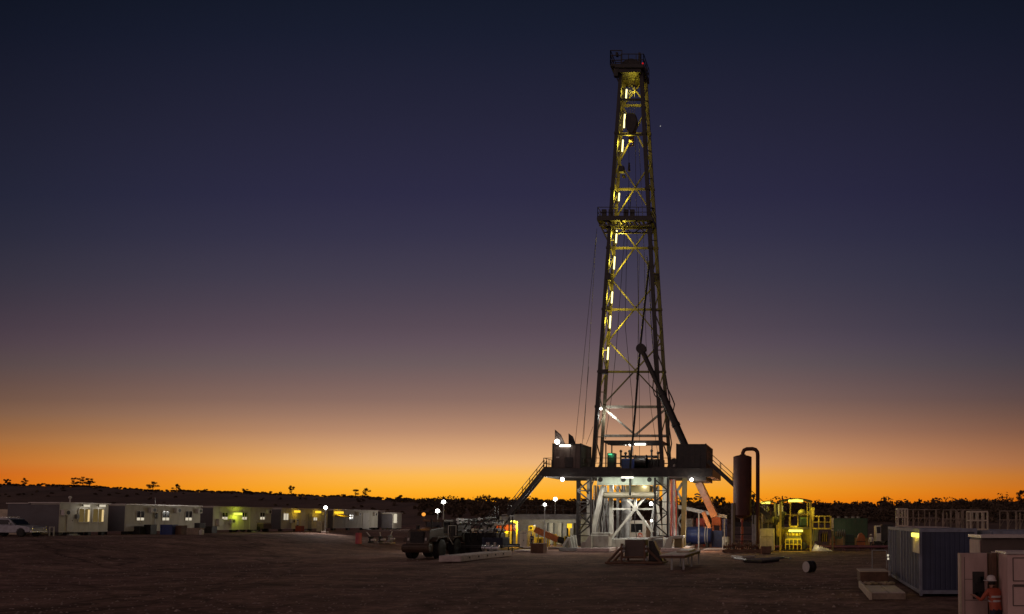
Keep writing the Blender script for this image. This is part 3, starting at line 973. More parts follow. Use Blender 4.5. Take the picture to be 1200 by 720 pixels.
# ------------------------------------------------ substructure
def col(a, b, w, m, name='column', h=None):
    return MB().bar(W(*a), W(*b), w, h).build(name, m, rig)
col((678, 560, 101), (678, 640, 101), .42, 'dark')
col((690.3, 562, 99), (690.3, 628, 99), .42, 'whitesteel')
col((802.5, 560, 96), (800.5, 642, 96), .5, 'olive')
col((716.5, 568, 97.5), (716.5, 632, 97.5), .40, 'whitesteel')
col((779, 563, 97), (779, 628, 97), .46, 'whitesteel')
col((706.5, 570, 96), (694.5, 626, 96), .44, 'whitesteel', 'raking_leg')
col((710, 572, 100), (700, 628, 100), .3, 'whitesteel', 'raking_leg')
col((768.5, 575, 97), (775, 628, 97), .26, 'whitesteel', 'raking_leg')
for px in (703, 707, 711, 724, 731, 771):
    col((px - 2 if px < 712 else px, 570, 101), (px + (3 if px < 712 else 0), 632, 101), .2 if px < 720 else .3, 'greysteel')
bm_ = MB().tube(W(708, 580.6, 96.2), W(771, 580.6, 96.2), 0.36, n=14).build('cross_beam', 'mast', rig, smooth=True)
ctr = W(744.5, 596.5, 96.4)
for p in ((716.5, 631.5), (765, 624), (733, 583), (756, 583)):
    MB().bar(ctr, W(p[0], p[1], 96.4), .25 if p[1] > 600 else .22).build('cross_brace', 'whitesteel', rig)
MB().bar(W(718, 596.7, 96.9), W(767, 596.7, 96.9), .2).build('cross_brace', 'whitesteel', rig)
MB().bar(W(744.5, 584, 96.6), W(744.5, 598, 96.6), .26).build('cross_brace', 'whitesteel', rig)
MB().cbox(ctr, 0.55, 0.4, 0.55).build('gusset', 'whitesteel', rig)
# black lattice towers at the front
for x0p, x1p, D in ((692.6, 676.5, 93.5), (767.6, 782.6, 93)):
    for px in ((x0p,) if x0p < 700 else (x0p, x1p)):
        MB().bar(W(px, 560, D), W(px, 629, D), .2).build('lattice_post', 'dark', rig)
    mb = MB()
    n = 5
    ys_ = [562 + 66 * i / n for i in range(n + 1)]
    for i in range(n):
        a, b = (x0p, x1p) if i % 2 == 0 else (x1p, x0p)
        mb.bar(W(a, ys_[i], D), W(b, ys_[i + 1], D), .13)
        mb.bar(W(x0p, ys_[i + 1], D), W(x1p, ys_[i + 1], D), .1)
    mb.build('lattice_brace', 'dark', rig)
mb = MB()
for a, b in (((680, 567), (690, 579)), ((679, 592), (690, 592)), ((679, 601), (692, 614)), ((679, 622), (692, 604)), ((679, 575), (690, 575.5))):
    MB().bar(W(a[0], a[1], 99), W(b[0], b[1], 97), .13).build('lattice_brace', 'dark', rig)
mb = MB()
for a, b in (((800, 566), (787, 586)), ((787, 600), (800, 620)), ((788, 566), (801, 590)), ((789, 620), (801, 600))):
    mb.bar(W(a[0], a[1], 96.3), W(b[0], b[1], 96.6), .24)
mb.build('side_brace', 'greysteel', rig)
# red and white service lines down the right side
for i, (px, m, r) in enumerate(((786.3, 'red', .09), (788.3, 'purple', .08), (790.2, 'gal', .09), (791.9, 'red', .07), (784.6, 'gal', .08), (793.2, 'dark', .13))):
    pts = [W(px + RND.uniform(-.5, .5), y, 94.5 + i * .2) for y in (562 if i != 5 else 575, 580, 600, 615, 628)]
    MB().path(pts, r, 6).build('service_line', m, rig, smooth=True)
MB().cbox(W(749, 574.5, 99.5), 2.9, 1.6, 1.0).build('blowout_preventer', 'olive', rig, bevel=.1)
bp = MB()
pb = W(742, 585, 99.5)
bp.lathe([(.5, -1.0), (.5, -.2), (.75, -.2), (.75, .1), (.45, .1), (.45, 1.2), (.7, 1.2), (.7, 1.5)], W(735, 600, 100), 'z', 16)
bp.lathe([(.35, -3.2), (.35, -.9), (.6, -.9), (.6, -.4)], W(735, 600, 100), 'z', 16)
bp.build('blowout_preventer', 'greysteel', rig, smooth=True)
# pipework and a short stair behind the white legs
rj = random.Random(31)
for i in range(11):
    px = rj.uniform(696, 716) if i < 7 else rj.uniform(724, 770)
    d = rj.uniform(98.5, 101.5)
    q = [W(px, 569, d), W(px + rj.uniform(-2, 2), 590, d), W(px + rj.uniform(-4, 2), 612, d), W(px + rj.uniform(-5, 2), 632, d)]
    MB().path(q, rj.uniform(.05, .11), 7).build('riser_pipe', rj.choice(('greysteel', 'gal', 'dark', 'greysteel')), rig, smooth=True)
for i in range(5):
    a0, b0 = rj.uniform(716, 740), rj.uniform(745, 772)
    d = rj.uniform(99.5, 101)
    y0 = rj.uniform(568, 574)
    MB().path([W(a0 + (b0 - a0) * k / 8, y0 + rj.uniform(14, 26) * (1 - (k / 4 - 1) ** 2), d) for k in range(9)], .05, 6).build('slung_hose', 'black', rig, smooth=True)
p, q = W(733, 606, 103), W(725.5, 634, 103)
mb = MB()
for o_ in (0, .9):
    mb.bar(p + Vector((0, o_, 0)), q + Vector((0, o_, 0)), .08, .2)
for k in range(1, 9):
    c = p.lerp(q, k / 9)
    mb.box(c.x - .45, c.x + .15, c.y, c.y + .9, c.z - .02, c.z + .02)
mb.build('access_step', 'gal', rig)
# skid beams and feet
sk_ = MB()
sk_.prism([(92.2, 0.0), (101, 0.0), (101, 0.42), (92.2, 0.42)], 'x', W(678, 640, 93).x, W(716, 640, 93).x)
sk_.build('base_mat', 'palet', rig, bevel=.05)
sk_ = MB()
sk_.box(W(776, 640, 93).x, W(803, 640, 93).x, 92.2, 101, 0, .42)
sk_.build('base_mat', 'palet', rig, bevel=.05)
MB().box(W(690, 630, 95).x, W(733, 630, 95).x, 95.4, 96.4, .45, 1.35).build('base_beam', 'whitesteel', rig, bevel=.06)
MB().box(W(757, 630, 95).x, W(790, 630, 95).x, 95.4, 96.4, .45, 1.35).build('base_beam', 'whitesteel', rig, bevel=.06)
MB().box(W(690, 628, 97).x, W(797, 628, 97).x, 99.2, 100.2, .45, 1.4).build('base_beam', 'greysteel', rig, bevel=.06)
for px0, px1, y0, y1, d in ((694, 713, 627.5, 641, 93), (692.5, 715, 624.5, 628, 93.2)):
    a, b = W(px0, y0, d), W(px1, y1, d)
    MB().box(a.x, b.x, d, d + 1.6, b.z, a.z).build('pedestal', 'whitesteel', rig, bevel=.08)
for a, b in (((681, 646, 92.6), (693, 627, 92.6)),):
    mb = MB()
    d = 92.4
    P = [W(680.5, 646, d), W(680.5, 636, d), W(686, 634.5, d), W(690.5, 627, d), W(693, 627, d), W(693, 646, d)]
    mb.prism([(p.x, max(p.z, .42)) for p in P], 'y', d, d + .9)
    mb.build('foot_gusset', 'whitesteel', rig, bevel=.05)
d = 92.4
P = [W(776, 646, d), W(778, 640, d), W(781, 632, d), W(784.5, 628.5, d), W(801, 627.5, d), W(801, 631, d), W(788, 632, d), W(786, 646, d)]
mb = MB(); mb.prism([(p.x, max(p.z, .42)) for p in P], 'y', d, d + .9); mb.build('foot_gusset', 'whitesteel', rig, bevel=.05)
P = [W(757, 640, d), W(757.5, 633, d), W(761, 629.5, d), W(777, 628.5, d), W(777, 631, d), W(763, 632, d), W(760.5, 640, d)]
mb = MB(); mb.prism([(p.x, p.z) for p in P], 'y', d + .2, d + .9); mb.build('foot_gusset', 'whitesteel', rig, bevel=.05)
a, b = W(790, 628.5, 92.6), W(799, 643, 92.6)
MB().box(a.x, b.x, 92.7, 94.2, b.z, a.z).build('pedestal', 'olive', rig, bevel=.06)
a, b = W(763, 631.5, 93.4), W(777, 642, 93.4)
MB().box(a.x, b.x, 93.4, 94.4, b.z, a.z).build('pedestal', 'greysteel', rig, bevel=.06)
# outriggers left of the base: a cluster of leaning pale plates
for i, (a, b) in enumerate((((660, 640.5), (667, 630)), ((663.5, 642), (670.5, 628.5)), ((668, 643), (673.5, 627.5)))):
    p, q = W(a[0], a[1], 94 + i * .5), W(b[0], b[1], 94 + i * .5)
    mb = MB()
    mb.bar(p, q, .35, .3)
    mb.bar(q, Vector((q.x + .25, q.y, max(.1, p.z - .2))), .3)
    mb.build('outrigger', 'whitesteel', rig, bevel=.04)
MB().box(W(656, 645, 94).x, W(680, 645, 94).x, 93.6, 95.2, .05, .4).build('outrigger_beam', 'greysteel', rig, bevel=.04)
# ------------------------------------------------ stairs
def stair(parent, p, q, width, m, mr, n=14):
    """p top, q bottom (front edge); width goes back along y"""
    p, q = Vector(p), Vector(q)
    mb = MB()
    wv = Vector((0, width, 0))
    mb.bar(p, q, .1, .42)
    mb.bar(p + wv, q + wv, .1, .42)
    for i in range(1, n):
        c = p.lerp(q, i / n)
        mb.box(c.x - .14, c.x + .14, c.y, c.y + width, c.z - .02, c.z + .02)
    s_ = mb.build('stair', m, parent)
    hr = MB()
    for o in (Vector((0, 0, 0)), wv):
        for i in range(6):
            c = p.lerp(q, i / 5) + o
            hr.bar(c, c + Vector((0, 0, 1.1)), .06)
        for z in (.58, 1.1):
            hr.bar(p + o + Vector((0, 0, z)), q + o + Vector((0, 0, z)), .06)
    hr.build('handrail', mr, s_)
    return s_
stair(rig, W(637.5, 551, 92.6), W(595, 603.5, 92.6), 1.0, 'dark', 'dark')
lp = W(597, 604, 92.6)
mb = MB()
mb.box(lp.x - 1.6, lp.x + .1, 92.5, 93.8, lp.z - .12, lp.z)
for x in (lp.x - 1.5, lp.x):
    for y in (92.6, 93.7):
        mb.bar((x, y, lp.z - .12), (x, y, 0.0), .12)
mb.bar((lp.x - 1.5, 92.6, .2), (lp.x, 92.6, lp.z - .2), .08)
mb.build('stair_landing', 'dark', rig)
stair(rig, (lp.x - 1.6, 92.6, lp.z - .1), (lp.x - 4.6, 92.6, .1), 1.0, 'dark', 'dark', 12)
stair(rig, W(829, 538, 92.2) + Vector((0, 0, -.2)), W(903, 608, 92.2), 1.0, 'dark', 'rust', 18)
# drive boom of orange-lit steel leaning under the right cabin
mb = MB()
a, b = W(819, 566, 97), W(838, 606, 97)
mb.bar(a, b, 1.15, .8)
mb.bar(W(824, 600, 97), W(831.5, 618, 97), .45)
mb.build('raking_boom', 'copper', rig, bevel=.06)
mb = MB()
mb.path([W(814, 580, 97), W(817, 579, 97), W(820, 580, 97), W(822, 583, 97), W(815, 582, 97)], .1, 6)
mb.build('boom_hook', 'dark', rig)

# ================================================================ on the rig floor
def cabin_on_floor(name, label, x0, x1, y0, y1, z0, z1, m, door=True):
    r = thing(name, ((x0 + x1) / 2, (y0 + y1) / 2, z0), label, 'doghouse', 'steel doghouses on the rig floor')
    b = MB().box(x0, x1, y0, y1, z0, z1)
    b.build('body', m, r, bevel=.04)
    e = MB()
    for x in (x0, x1):
        for y in (y0, y1):
            e.bar((x, y, z0), (x, y, z1 + .12), .14)
    for y in (y0, y1): e.bar((x0, y, z1), (x1, y, z1), .14)
    for x in (x0, x1): e.bar((x, y0, z1), (x, y1, z1), .14)
    e.build('corner_frame', 'dark', r)
    ribs = MB()
    nn = int((y1 - y0) / .55)
    for i in range(1, nn):
        y = lerp(y0, y1, i / nn)
        ribs.box(x1 - .001, x1 + .05, y - .08, y + .08, z0 + .1, z1 - .1)
    nn = int((x1 - x0) / .6)
    for i in range(1, nn):
        x = lerp(x0, x1, i / nn)
        ribs.box(x - .07, x + .07, y0 - .045, y0 + .001, z0 + .1, z1 - .1)
    ribs.build('wall_rib', m, r)
    return r
D0 = 92.6
z_top = W(650, 521, D0).z
xl_, xr_ = W(648, 530, D0).x, W(680.5, 530, D0).x
dg = cabin_on_floor('doghouse', 'grey doghouse on the left of the rig floor, white tube lamp along its roof edge', xl_, xr_, D0, D0 + 4.4, FZ + .005, z_top, 'brownroof')
a, b = W(662.5, 536, D0 - .06), W(671, 548, D0 - .06)
MB().box(a.x, b.x, D0 - .09, D0 - .046, FZ + .1, a.z).build('door', 'dark', dg, bevel=.02)
a, b = W(652, 535.5, D0), W(655.5, 537, D0)
MB().box(a.x, b.x, D0 - .09, D0 - .046, b.z, a.z).build('nameplate', 'trim', dg)
for (x0, yb, x1, yt, D) in ((650.2, 520.5, 662, 503.5, D0 + .3), (666.2, 520.5, 674.5, 508, D0 + 1.5)):
    P = [W(x0, yb, D), W(x0, yt, D), W((x0 + x1) / 2 + 1, (yb + yt) / 2 - 2.5, D), W(x1, yb, D)]
    mb = MB(); mb.prism([(p.x, p.z) for p in P], 'y', D, D + .12); mb.build('wind_fin', 'brownroof' if x0 < 660 else 'dark', dg)
mb = MB(); mb.tube(W(656, 522.6, D0 - .2), W(668.5, 522.6, D0 - .2), .1, n=8); mb.build('work_tube', 'e_tubew', dg)
flood(dg, W(653, 517.8, D0 - .1), .26, 90, off=(0, -.6, .5), target=W(653, 490, D0 - 9), angle=160)
light('POINT', W(662, 525, D0 - .7), 5, WHITE, .2)
D0 = 92.3
xl_, xr_ = W(793, 540, D0).x, W(827, 540, D0).x
db = W(800, 563.5, D0).z
dg2 = cabin_on_floor('doghouse', 'dark unlit doghouse on the right of the rig floor above the leaning boom', xl_, xr_, D0, D0 + 6.6, FZ + .005, W(800, 521.3, D0).z, 'dark')
mb = MB(); mb.box(W(806, 560, D0).x, xr_ + .05, D0 - .1, D0 + 6.6, db, FB - .01); mb.build('service_box', 'dark', dg2)
# drawworks
dw = thing('drawworks', W(741, 549, 95.3), 'blue housed drawworks winch in the middle of the rig floor', 'winch')
a, b = W(728, 537.3, 95), W(742.5, 548, 95)
MB().box(a.x, b.x, 95, 97.6, FZ + .005, a.z).build('housing', 'blue', dw, bevel=.15)
mb = MB(); mb.tube(W(743, 541.5, 96), W(758, 541.5, 96), .55, n=20); mb.tube(W(744, 541.5, 96), W(745, 541.5, 96), .8, n=20); mb.tube(W(757, 541.5, 96), W(758, 541.5, 96), .8, n=20)
mb.build('drum', 'dark', dw, smooth=True)
a, b = W(742, 537, 95.6), W(775, 548, 95.6)
MB().box(a.x, b.x, 96.7, 98, FZ + .005, W(700, 537.5, 96).z).build('gearbox', 'dark', dw, bevel=.1)
mb = MB(); mb.box(W(724, 535, 95).x, W(768, 535, 95).x, 96.8, 97.4, W(724, 535.6, 96).z, W(724, 533.2, 96).z)
mb.build('cover', 'dark', dw, bevel=.05)
mb = MB()
for px, t in ((727.5, 529), (763.5, 528.5), (771, 531), (733, 531.5), (737.5, 529)):
    p = W(px, 540, 96)
    mb.tube((p.x, 96, FZ + .5), (p.x, 96, W(px, t, 96).z), .1, n=8)
    mb.ball((p.x, 96, W(px, t, 96).z), .17, 8)
mb.build('control_lever', 'dark', dw)
a, b = W(753, 537.8, 95), W(757, 541, 95)
MB().box(a.x, b.x, 96.5, 96.69, b.z, a.z).build('guard', 'blue', dw, bevel=.03)
cs = thing('control_console', W(714.5, 549, 94.3), 'dark driller console with a glowing green display on the rig floor', 'control panel')
a, b = W(711.5, 531, 94.3), W(720.5, 549, 94.3)
MB().box(a.x, b.x, 94.3, 95.2, FZ + .005, a.z).build('cabinet', 'dark', cs, bevel=.05)
a, b = W(713, 531.8, 94.3), W(717.3, 533.4, 94.3)
MB().box(a.x, b.x, 94.26, 94.297, b.z, a.z).build('display', 'e_green', cs)
light('POINT', W(715, 533.5, 93.9), 14, (.15, 1, .4), .15)
hy = thing('hydraulic_power_unit', W(782, 549, 93.4), 'dark round motored hydraulic unit beside the right doghouse on the rig floor', 'machine')
mb = MB(); c = W(790.5, 543.5, 93.2); mb.lathe([(.2, -.4), (.55, -.4), (.55, .4), (.2, .4)], c, 'y', 16); mb.box(c.x - .5, c.x + .5, 92.9, 93.7, FZ + .005, c.z - .3); mb.build('motor', 'dark', hy, smooth=True)
mb = MB(); c = W(790.5, 547, 92.6); mb.ball((c.x, 92.7, FZ + .3), .2, 10); mb.build('gauge', 'trim', hy, smooth=True)

# ================================================================ hanging in the mast
tb = thing('travelling_block', W(740, 144, 97.3), 'heavy drop shaped travelling block hanging high inside the lit mast', 'hoist block')
c = W(740, 144, 97.3)
mb = MB()
s = .0975
pf = [(-7.2, 4), (-7.4, -2), (-6, -8), (-3, -10.5), (3, -10.5), (6, -8), (7.4, -2), (7.2, 4), (4.5, 11), (2, 15), (-2, 15), (-4.5, 11)]
mb.prism([(c.x + x * s, c.z - z * s) for x, z in pf], 'y', 96.9, 97.7)
mb.build('block_body', 'dark', tb, bevel=.12)
mb = MB()
mb.box(c.x - .28, c.x + .28, 97.05, 97.55, c.z - 2.2, c.z - 1.42)
mb.path([(c.x, 97.3, c.z - 2.1), (c.x + .25, 97.3, c.z - 2.35), (c.x + .2, 97.3, c.z - 2.7), (c.x - .1, 97.3, c.z - 2.8), (c.x - .28, 97.3, c.z - 2.6)], .11, 8)
mb.build('hook', 'rust', tb)
for px in (-4, -1.3, 1.3, 4):
    MB().tube((c.x + px * s, 97.3, c.z + .9), (c.x + px * s * .8, 97.3, cz), .03, n=5).build('hoist_rope', 'gal', tb)
LN = [('thin slack line slanting down the left half of the mast', [(733.5, 250), (728, 330), (722, 410), (716, 470), (709.5, 515)], .028),
      ('line with a dark fitting halfway, hanging centrally in the mast top', [(737, 156), (737, 192), (737.2, 196), (736.5, 245), (734.5, 290), (732.5, 380), (741, 470), (742, 535)], .028),
      ('straight thin line hanging just right of the travelling block hook', [(744.5, 155), (745, 210), (747, 300), (748.8, 400), (749.5, 535)], .026),
      ('line hanging close along the right legs of the mast', [(748, 155), (752, 230), (755, 300), (757, 400), (763, 480), (772, 540)], .026),
      ('short line ending in a dark weight in the lower mast', [(749, 300), (748, 380), (747, 440)], .026)]
for i, (lab, pts, r) in enumerate(LN):
    t = thing('hanging_line', W(pts[0][0], pts[0][1], 97.2), lab, 'rope', 'lines hanging inside the mast')
    MB().path([W(a, b, 97.2 + .15 * i) for a, b in pts], r, 5).build('rope', 'dark', t)
    if i in (1, 4):
        a, b = pts[2 if i == 1 else -1]
        p = W(a, b, 97.2 + .15 * i)
        MB().tube(p + Vector((0, 0, .5)), p - Vector((0, 0, .5)), .1, .16, 8).build('fitting', 'dark', t)
# ================================================================ PEOPLE
def person(loc, rz, label, H=1.76, reach=False, hands=None, shirt='hiviz', bent=0.0):
    """one continuous skinned body facing local +y; loc = point between the feet"""
    k = H / 1.76
    J = {}
    def j(n, x, y, z, r): J[n] = (Vector((x, y, z)) * k, r * k)
    fw = 0.10 if reach else 0.02
    j('pel', 0, 0, .96, .145); j('wai', 0, .01 + fw * .2, 1.10, .135); j('che', 0, fw * .8, 1.30, .155); j('nek0', 0, fw, 1.46, .085); j('nek', 0, fw + .02, 1.53, .055); j('hd', 0, fw + .05, 1.63, .088); j('crn', 0, fw + .05, 1.71, .07)
    for s, n in ((-1, 'l'), (1, 'r')):
        j(n + 'hip', s * .10, 0, .90, .10); j(n + 'kne', s * .115, .03, .50, .065); j(n + 'ank', s * .12, -.01, .10, .048); j(n + 'toe', s * .135, .16, .045, .045)
        j(n + 'sho', s * .19, fw * .9, 1.415, .068)
        if reach and s < 0 or reach == 'both':
            j(n + 'elb', s * .30, .22, 1.18, .046); j(n + 'wri', s * .26, .45, 1.26, .032); j(n + 'plm', s * .25, .53, 1.28, .035)
        else:
            j(n + 'elb', s * .27, -.02, 1.14, .046); j(n + 'wri', s * .28, .07, .90, .032); j(n + 'plm', s * .285, .09, .82, .035)
    E = [('pel', 'wai'), ('wai', 'che'), ('che', 'nek0'), ('nek0', 'nek'), ('nek', 'hd'), ('hd', 'crn')]
    for n in 'lr':
        E += [('pel', n + 'hip'), (n + 'hip', n + 'kne'), (n + 'kne', n + 'ank'), (n + 'ank', n + 'toe'), ('che', n + 'sho'), (n + 'sho', n + 'elb'), (n + 'elb', n + 'wri'), (n + 'wri', n + 'plm')]
        d = (J[n + 'plm'][0] - J[n + 'wri'][0]).normalized()
        sd = d.cross(Vector((0, 0, 1)) if abs(d.z) < .7 else Vector((0, 1, 0))).normalized()
        for i, (o, L) in enumerate(((-.032, .075), (-.011, .088), (.011, .084), (.032, .066))):
            b = J[n + 'plm'][0] + sd * o * k + d * .03 * k
            J[n + 'f%d' % i] = (b + d * L * .55 * k, .0095 * k)
            J[n + 'g%d' % i] = (b + (d * L + Vector((0, -.015, -.02))) * k, .008 * k)
            E += [(n + 'plm', n + 'f%d' % i), (n + 'f%d' % i, n + 'g%d' % i)]
        J[n + 'th'] = (J[n + 'wri'][0].lerp(J[n + 'plm'][0], .6) + sd * (.055 if n == 'l' else -.055) * k + d * .03 * k, .011 * k)
        E += [(n + 'plm', n + 'th')]
    names = list(J)
    me = bpy.data.meshes.new('body')
    me.from_pydata([tuple(J[n][0]) for n in names], [(names.index(a), names.index(b)) for a, b in E], [])
    o = bpy.data.objects.new('body_tmp', me)
    COL.objects.link(o)
    sm = o.modifiers.new('s', 'SKIN')
    for i, n in enumerate(names):
        me.skin_vertices[0].data[i].radius = (J[n][1],) * 2
    me.skin_vertices[0].data[0].use_root = True
    o.modifiers.new('sub', 'SUBSURF').levels = 2
    dg = bpy.context.evaluated_depsgraph_get()
    m2 = bpy.data.meshes.new_from_object(o.evaluated_get(dg))
    bpy.data.objects.remove(o)
    for n in ('navy', shirt, 'skin', 'black'): m2.materials.append(M[n])
    for p in m2.polygons:
        c = p.center / k
        d_arm = min((c - J[n + 'plm'][0] / k).length for n in 'lr')
        if d_arm < .16: mi = 2
        elif c.z > 1.50: mi = 2
        elif c.z < .13: mi = 3
        elif c.z < .95 and abs(c.x) < .24: mi = 0
        else: mi = 1
        p.material_index = mi
        p.use_smooth = True
    b = bpy.data.objects.new('person', m2)
    COL.objects.link(b)
    b.location = loc
    b.rotation_euler = (0, 0, rz)
    ORG[b.name] = Vector((0, 0, 0))
    tag(b, label, 'person', 'workers in hard hats')
    hd = J['hd'][0]
    h = MB()
    h.lathe([(.155, 0), (.155, .012), (.122, .02), (.12, .06), (.105, .11), (.07, .145), (.001, .155)], (hd.x, hd.y, hd.z + .03 * k), 'z', 18)
    h.box(hd.x - .08, hd.x + .08, hd.y + .1, hd.y + .2, hd.z + .03, hd.z + .045)
    h.build('hard_hat', 'helmet', b, smooth=True)
    hr = MB(); hr.ball((hd.x, hd.y - .02, hd.z - .01), .098, 12, 0.95); hr.build('hair', 'hair', b, smooth=True)
    nz = MB()
    nz.bar((hd.x, hd.y + .085, hd.z + .02), (hd.x, hd.y + .115, hd.z - .03), .025)
    nz.build('nose', 'skin', b)
    tp = MB()
    for z, rx, ry in ((1.14, .165, .158), (1.25, .178, .165)):
        n_ = 20
        ring = [Vector((rx * math.cos(2 * math.pi * i / n_), fw * .55 + ry * math.sin(2 * math.pi * i / n_), z)) * k for i in range(n_)]
        vs, fs = [], []
        for p in ring: vs += [p, p + Vector((0, 0, .05)) * k]
        for i in range(n_):
            q = (i + 1) % n_
            fs.append((2 * i, 2 * q, 2 * q + 1, 2 * i + 1))
        tp.add(vs, fs)
    o2 = tp.build('reflective_band', 'reflect', b)
    return b

# ================================================================ CABIN ROW ON THE LEFT (long walls along the view, facing +x)
CX = -76.6
def yat(px, x=CX): return WX(px, 600, x).y
def on_wall(px, py, x): return WX(px, py, x)
def cabin(name, label, px0, px1, x=CX, zb=2.15, zt=5.15, depth=3.0, wall='cabinwall'):
    y0, y1 = yat(px0, x), yat(px1, x)
    r = thing(name, (x - depth / 2, (y0 + y1) / 2, gh(x)), label, 'site cabin', 'portable cabins in a row')
    MB().box(x - depth, x, y0, y1, zb, zt).build('wall', wall, r, bevel=.02)
    e = MB(); e.box(x - depth - .0, x - .06, y0 - .025, y0 - .002, zb + .02, zt - .12); e.build('end_shade', 'cabinend', r)  # dark sheet over the end wall, standing in for its shade
    rf = MB(); rf.box(x - depth - .15, x + .15, y0 - .15, y1 + .15, zt + .003, zt + .12)
    rf.build('roof', 'roofmetal', r)
    for i in range(4):
        y = y0 + .4 + (y1 - y0 - .8) * i / 3
        for xx in (x - .35, x - depth + .35):
            MB().box(xx - .2, xx + .2, y - .2, y + .2, gh(x) - .1, zb - .003).build('stump', 'dark', r)
    sm = MB()
    n = max(2, int((y1 - y0) / 1.2))
    for i in range(1, n):
        y = y0 + (y1 - y0) * i / n
        sm.box(x + .001, x + .02, y - .025, y + .025, zb + .05, zt - .05)
    sm.box(x + .001, x + .03, y0, y1, zb, zb + .12)
    sm.build('wall_batten', 'trim', r)
    return r
def fit_out(r, x, doors, acs):
    for px in doors:
        p = on_wall(px, 620, x)
        for k in range(3):
            MB().box(x + .12 + k * .3, x + .42 + k * .3, p.y - .5, p.y + .5, gh(x) - .05, 2.1 - (k + 1) * .11).build('entry_step', 'gal', r)
    for px, py in acs:
        p = on_wall(px, py, x)
        o = MB().box(x + .03, x + .42, p.y - .4, p.y + .4, p.z - .3, p.z + .3).build('air_conditioner', 'trim', r, bevel=.03)
        MB().lathe([(.22, 0), (.22, .012)], (x + .42, p.y + .1, p.z), 'x', 14).build('fan_grille', 'dark', o)
def window(r, px0, py0, px1, py1, x, pane, lit_from=None, lit=None, frame='trim'):
    a, b = on_wall(px0, py0, x), on_wall(px1, py1, x)
    y0, y1, z0, z1 = a.y, b.y, b.z, a.z
    f = MB()
    t = .06
    f.box(x + .025, x + .09, y0 - t, y1 + t, z1, z1 + t); f.box(x + .025, x + .09, y0 - t, y1 + t, z0 - t, z0)
    f.box(x + .025, x + .09, y0 - t, y0, z0, z1); f.box(x + .025, x + .09, y1, y1 + t, z0, z1)
    ym = (y0 + y1) / 2
    f.box(x + .025, x + .085, ym - .04, ym + .04, z0, z1)
    o = f.build('window', frame, r)
    if lit_from is None:
        MB().box(x + .022, x + .05, y0, y1, z0, z1).build('pane', pane, o)
    else:
        zl = on_wall(px0, lit_from, x).z
        MB().box(x + .022, x + .05, y0, y1, zl, z1).build('pane', pane, o)
        MB().box(x + .022, x + .05, y0, y1, z0, zl - .003).build('pane', lit, o)
    return o
def door(r, px0, py0, px1, py1, x, m='trim'):
    a, b = on_wall(px0, py0, x), on_wall(px1, py1, x)
    o = MB().box(x + .025, x + .07, a.y, b.y, b.z, a.z).build('door', m, r, bevel=.01)
    k = MB(); k.box(x + .07, x + .13, b.y - .25, b.y - .13, (a.z + b.z) / 2 - .05, (a.z + b.z) / 2 + .05); k.build('handle', 'chrome', o)
    return o
def wall_lamp(r, px, py, wpx, x, e, power, col):
    a, b = on_wall(px - wpx / 2, py - 1.4, x), on_wall(px + wpx / 2, py + 1.3, x)
    o = MB().box(x + .3, x + .48, a.y, b.y, b.z, a.z).build('wall_lamp', e, r)
    MB().box(x + .026, x + .3, (a.y + b.y) / 2 - .1, (a.y + b.y) / 2 + .1, b.z + .05, a.z).build('lamp_arm', 'dark', o)
    if power:
        light('POINT', (x + .75, (a.y + b.y) / 2, (a.z + b.z) / 2 - .12), power, col, .2)
AMB, LIME = (1.0, .62, .02), (.8, 1.0, .05)

c1 = cabin('site_cabin', 'nearest white cabin, with a door and two warm lit windows', 70, 127)
window(c1, 92, 596.5, 104, 612, CX, 'e_windim'); window(c1, 108.5, 596.5, 120.5, 612, CX, 'e_windim')
for px in (102.6, 119): # the bright gap beside each blind
    a, b = on_wall(px, 597.5, CX), on_wall(px + 1.4, 611.5, CX)
    MB().box(CX + .052, CX + .06, a.y, b.y, b.z, a.z).build('blind_gap', 'e_win', c1)
for px in (97.5, 116):
    wall_lamp(c1, px, 593, 5.5, CX, 'e_winw', 12, WHITE)
door(c1, 78.5, 597, 85, 623, CX)
a, b = on_wall(88, 603, CX), on_wall(90.5, 608, CX)
MB().box(CX + .025, CX + .25, a.y, b.y, b.z, a.z).build('meter_box', 'greysteel', c1)
mb = MB(); p = on_wall(82, 588, CX - .6); mb.tube((p.x, p.y, 5.2), (p.x, p.y, 5.75), .05); mb.ball((p.x, p.y, 5.8), .16, 8); mb.build('roof_vent', 'trim', c1)
an = MB(); ya = yat(70)
an.box(CX - 5.4, CX - 3.02, ya, ya + 5.5, 2.15, 5.1)
o = an.build('site_cabin', 'cabinend', bevel=.03)
tag(o, 'dark walled annexe cabin butted against the near end of the nearest white cabin', 'site cabin')
rf = MB(); rf.box(CX - 5.5, CX - 3.2, ya - .1, ya + 5.6, 5.103, 5.2); rf.build('roof', 'roofmetal', o)
pr = MB(); p = W(61, 622, 86.5); pr.box(p.x - .25, p.x - .18, 86.4, 86.5, 1.8, 2.75); pr.box(p.x + .18, p.x + .25, 86.4, 86.5, 1.8, 2.75); pr.box(p.x - .18, p.x + .18, 86.4, 86.5, 2.68, 2.75); pr.box(p.x - .18, p.x + .18, 86.4, 86.5, 2.2, 2.26)
tag(pr.build('step_frame', 'trim'), 'small pale step frame standing against the dark end of the nearest cabin', 'steps')

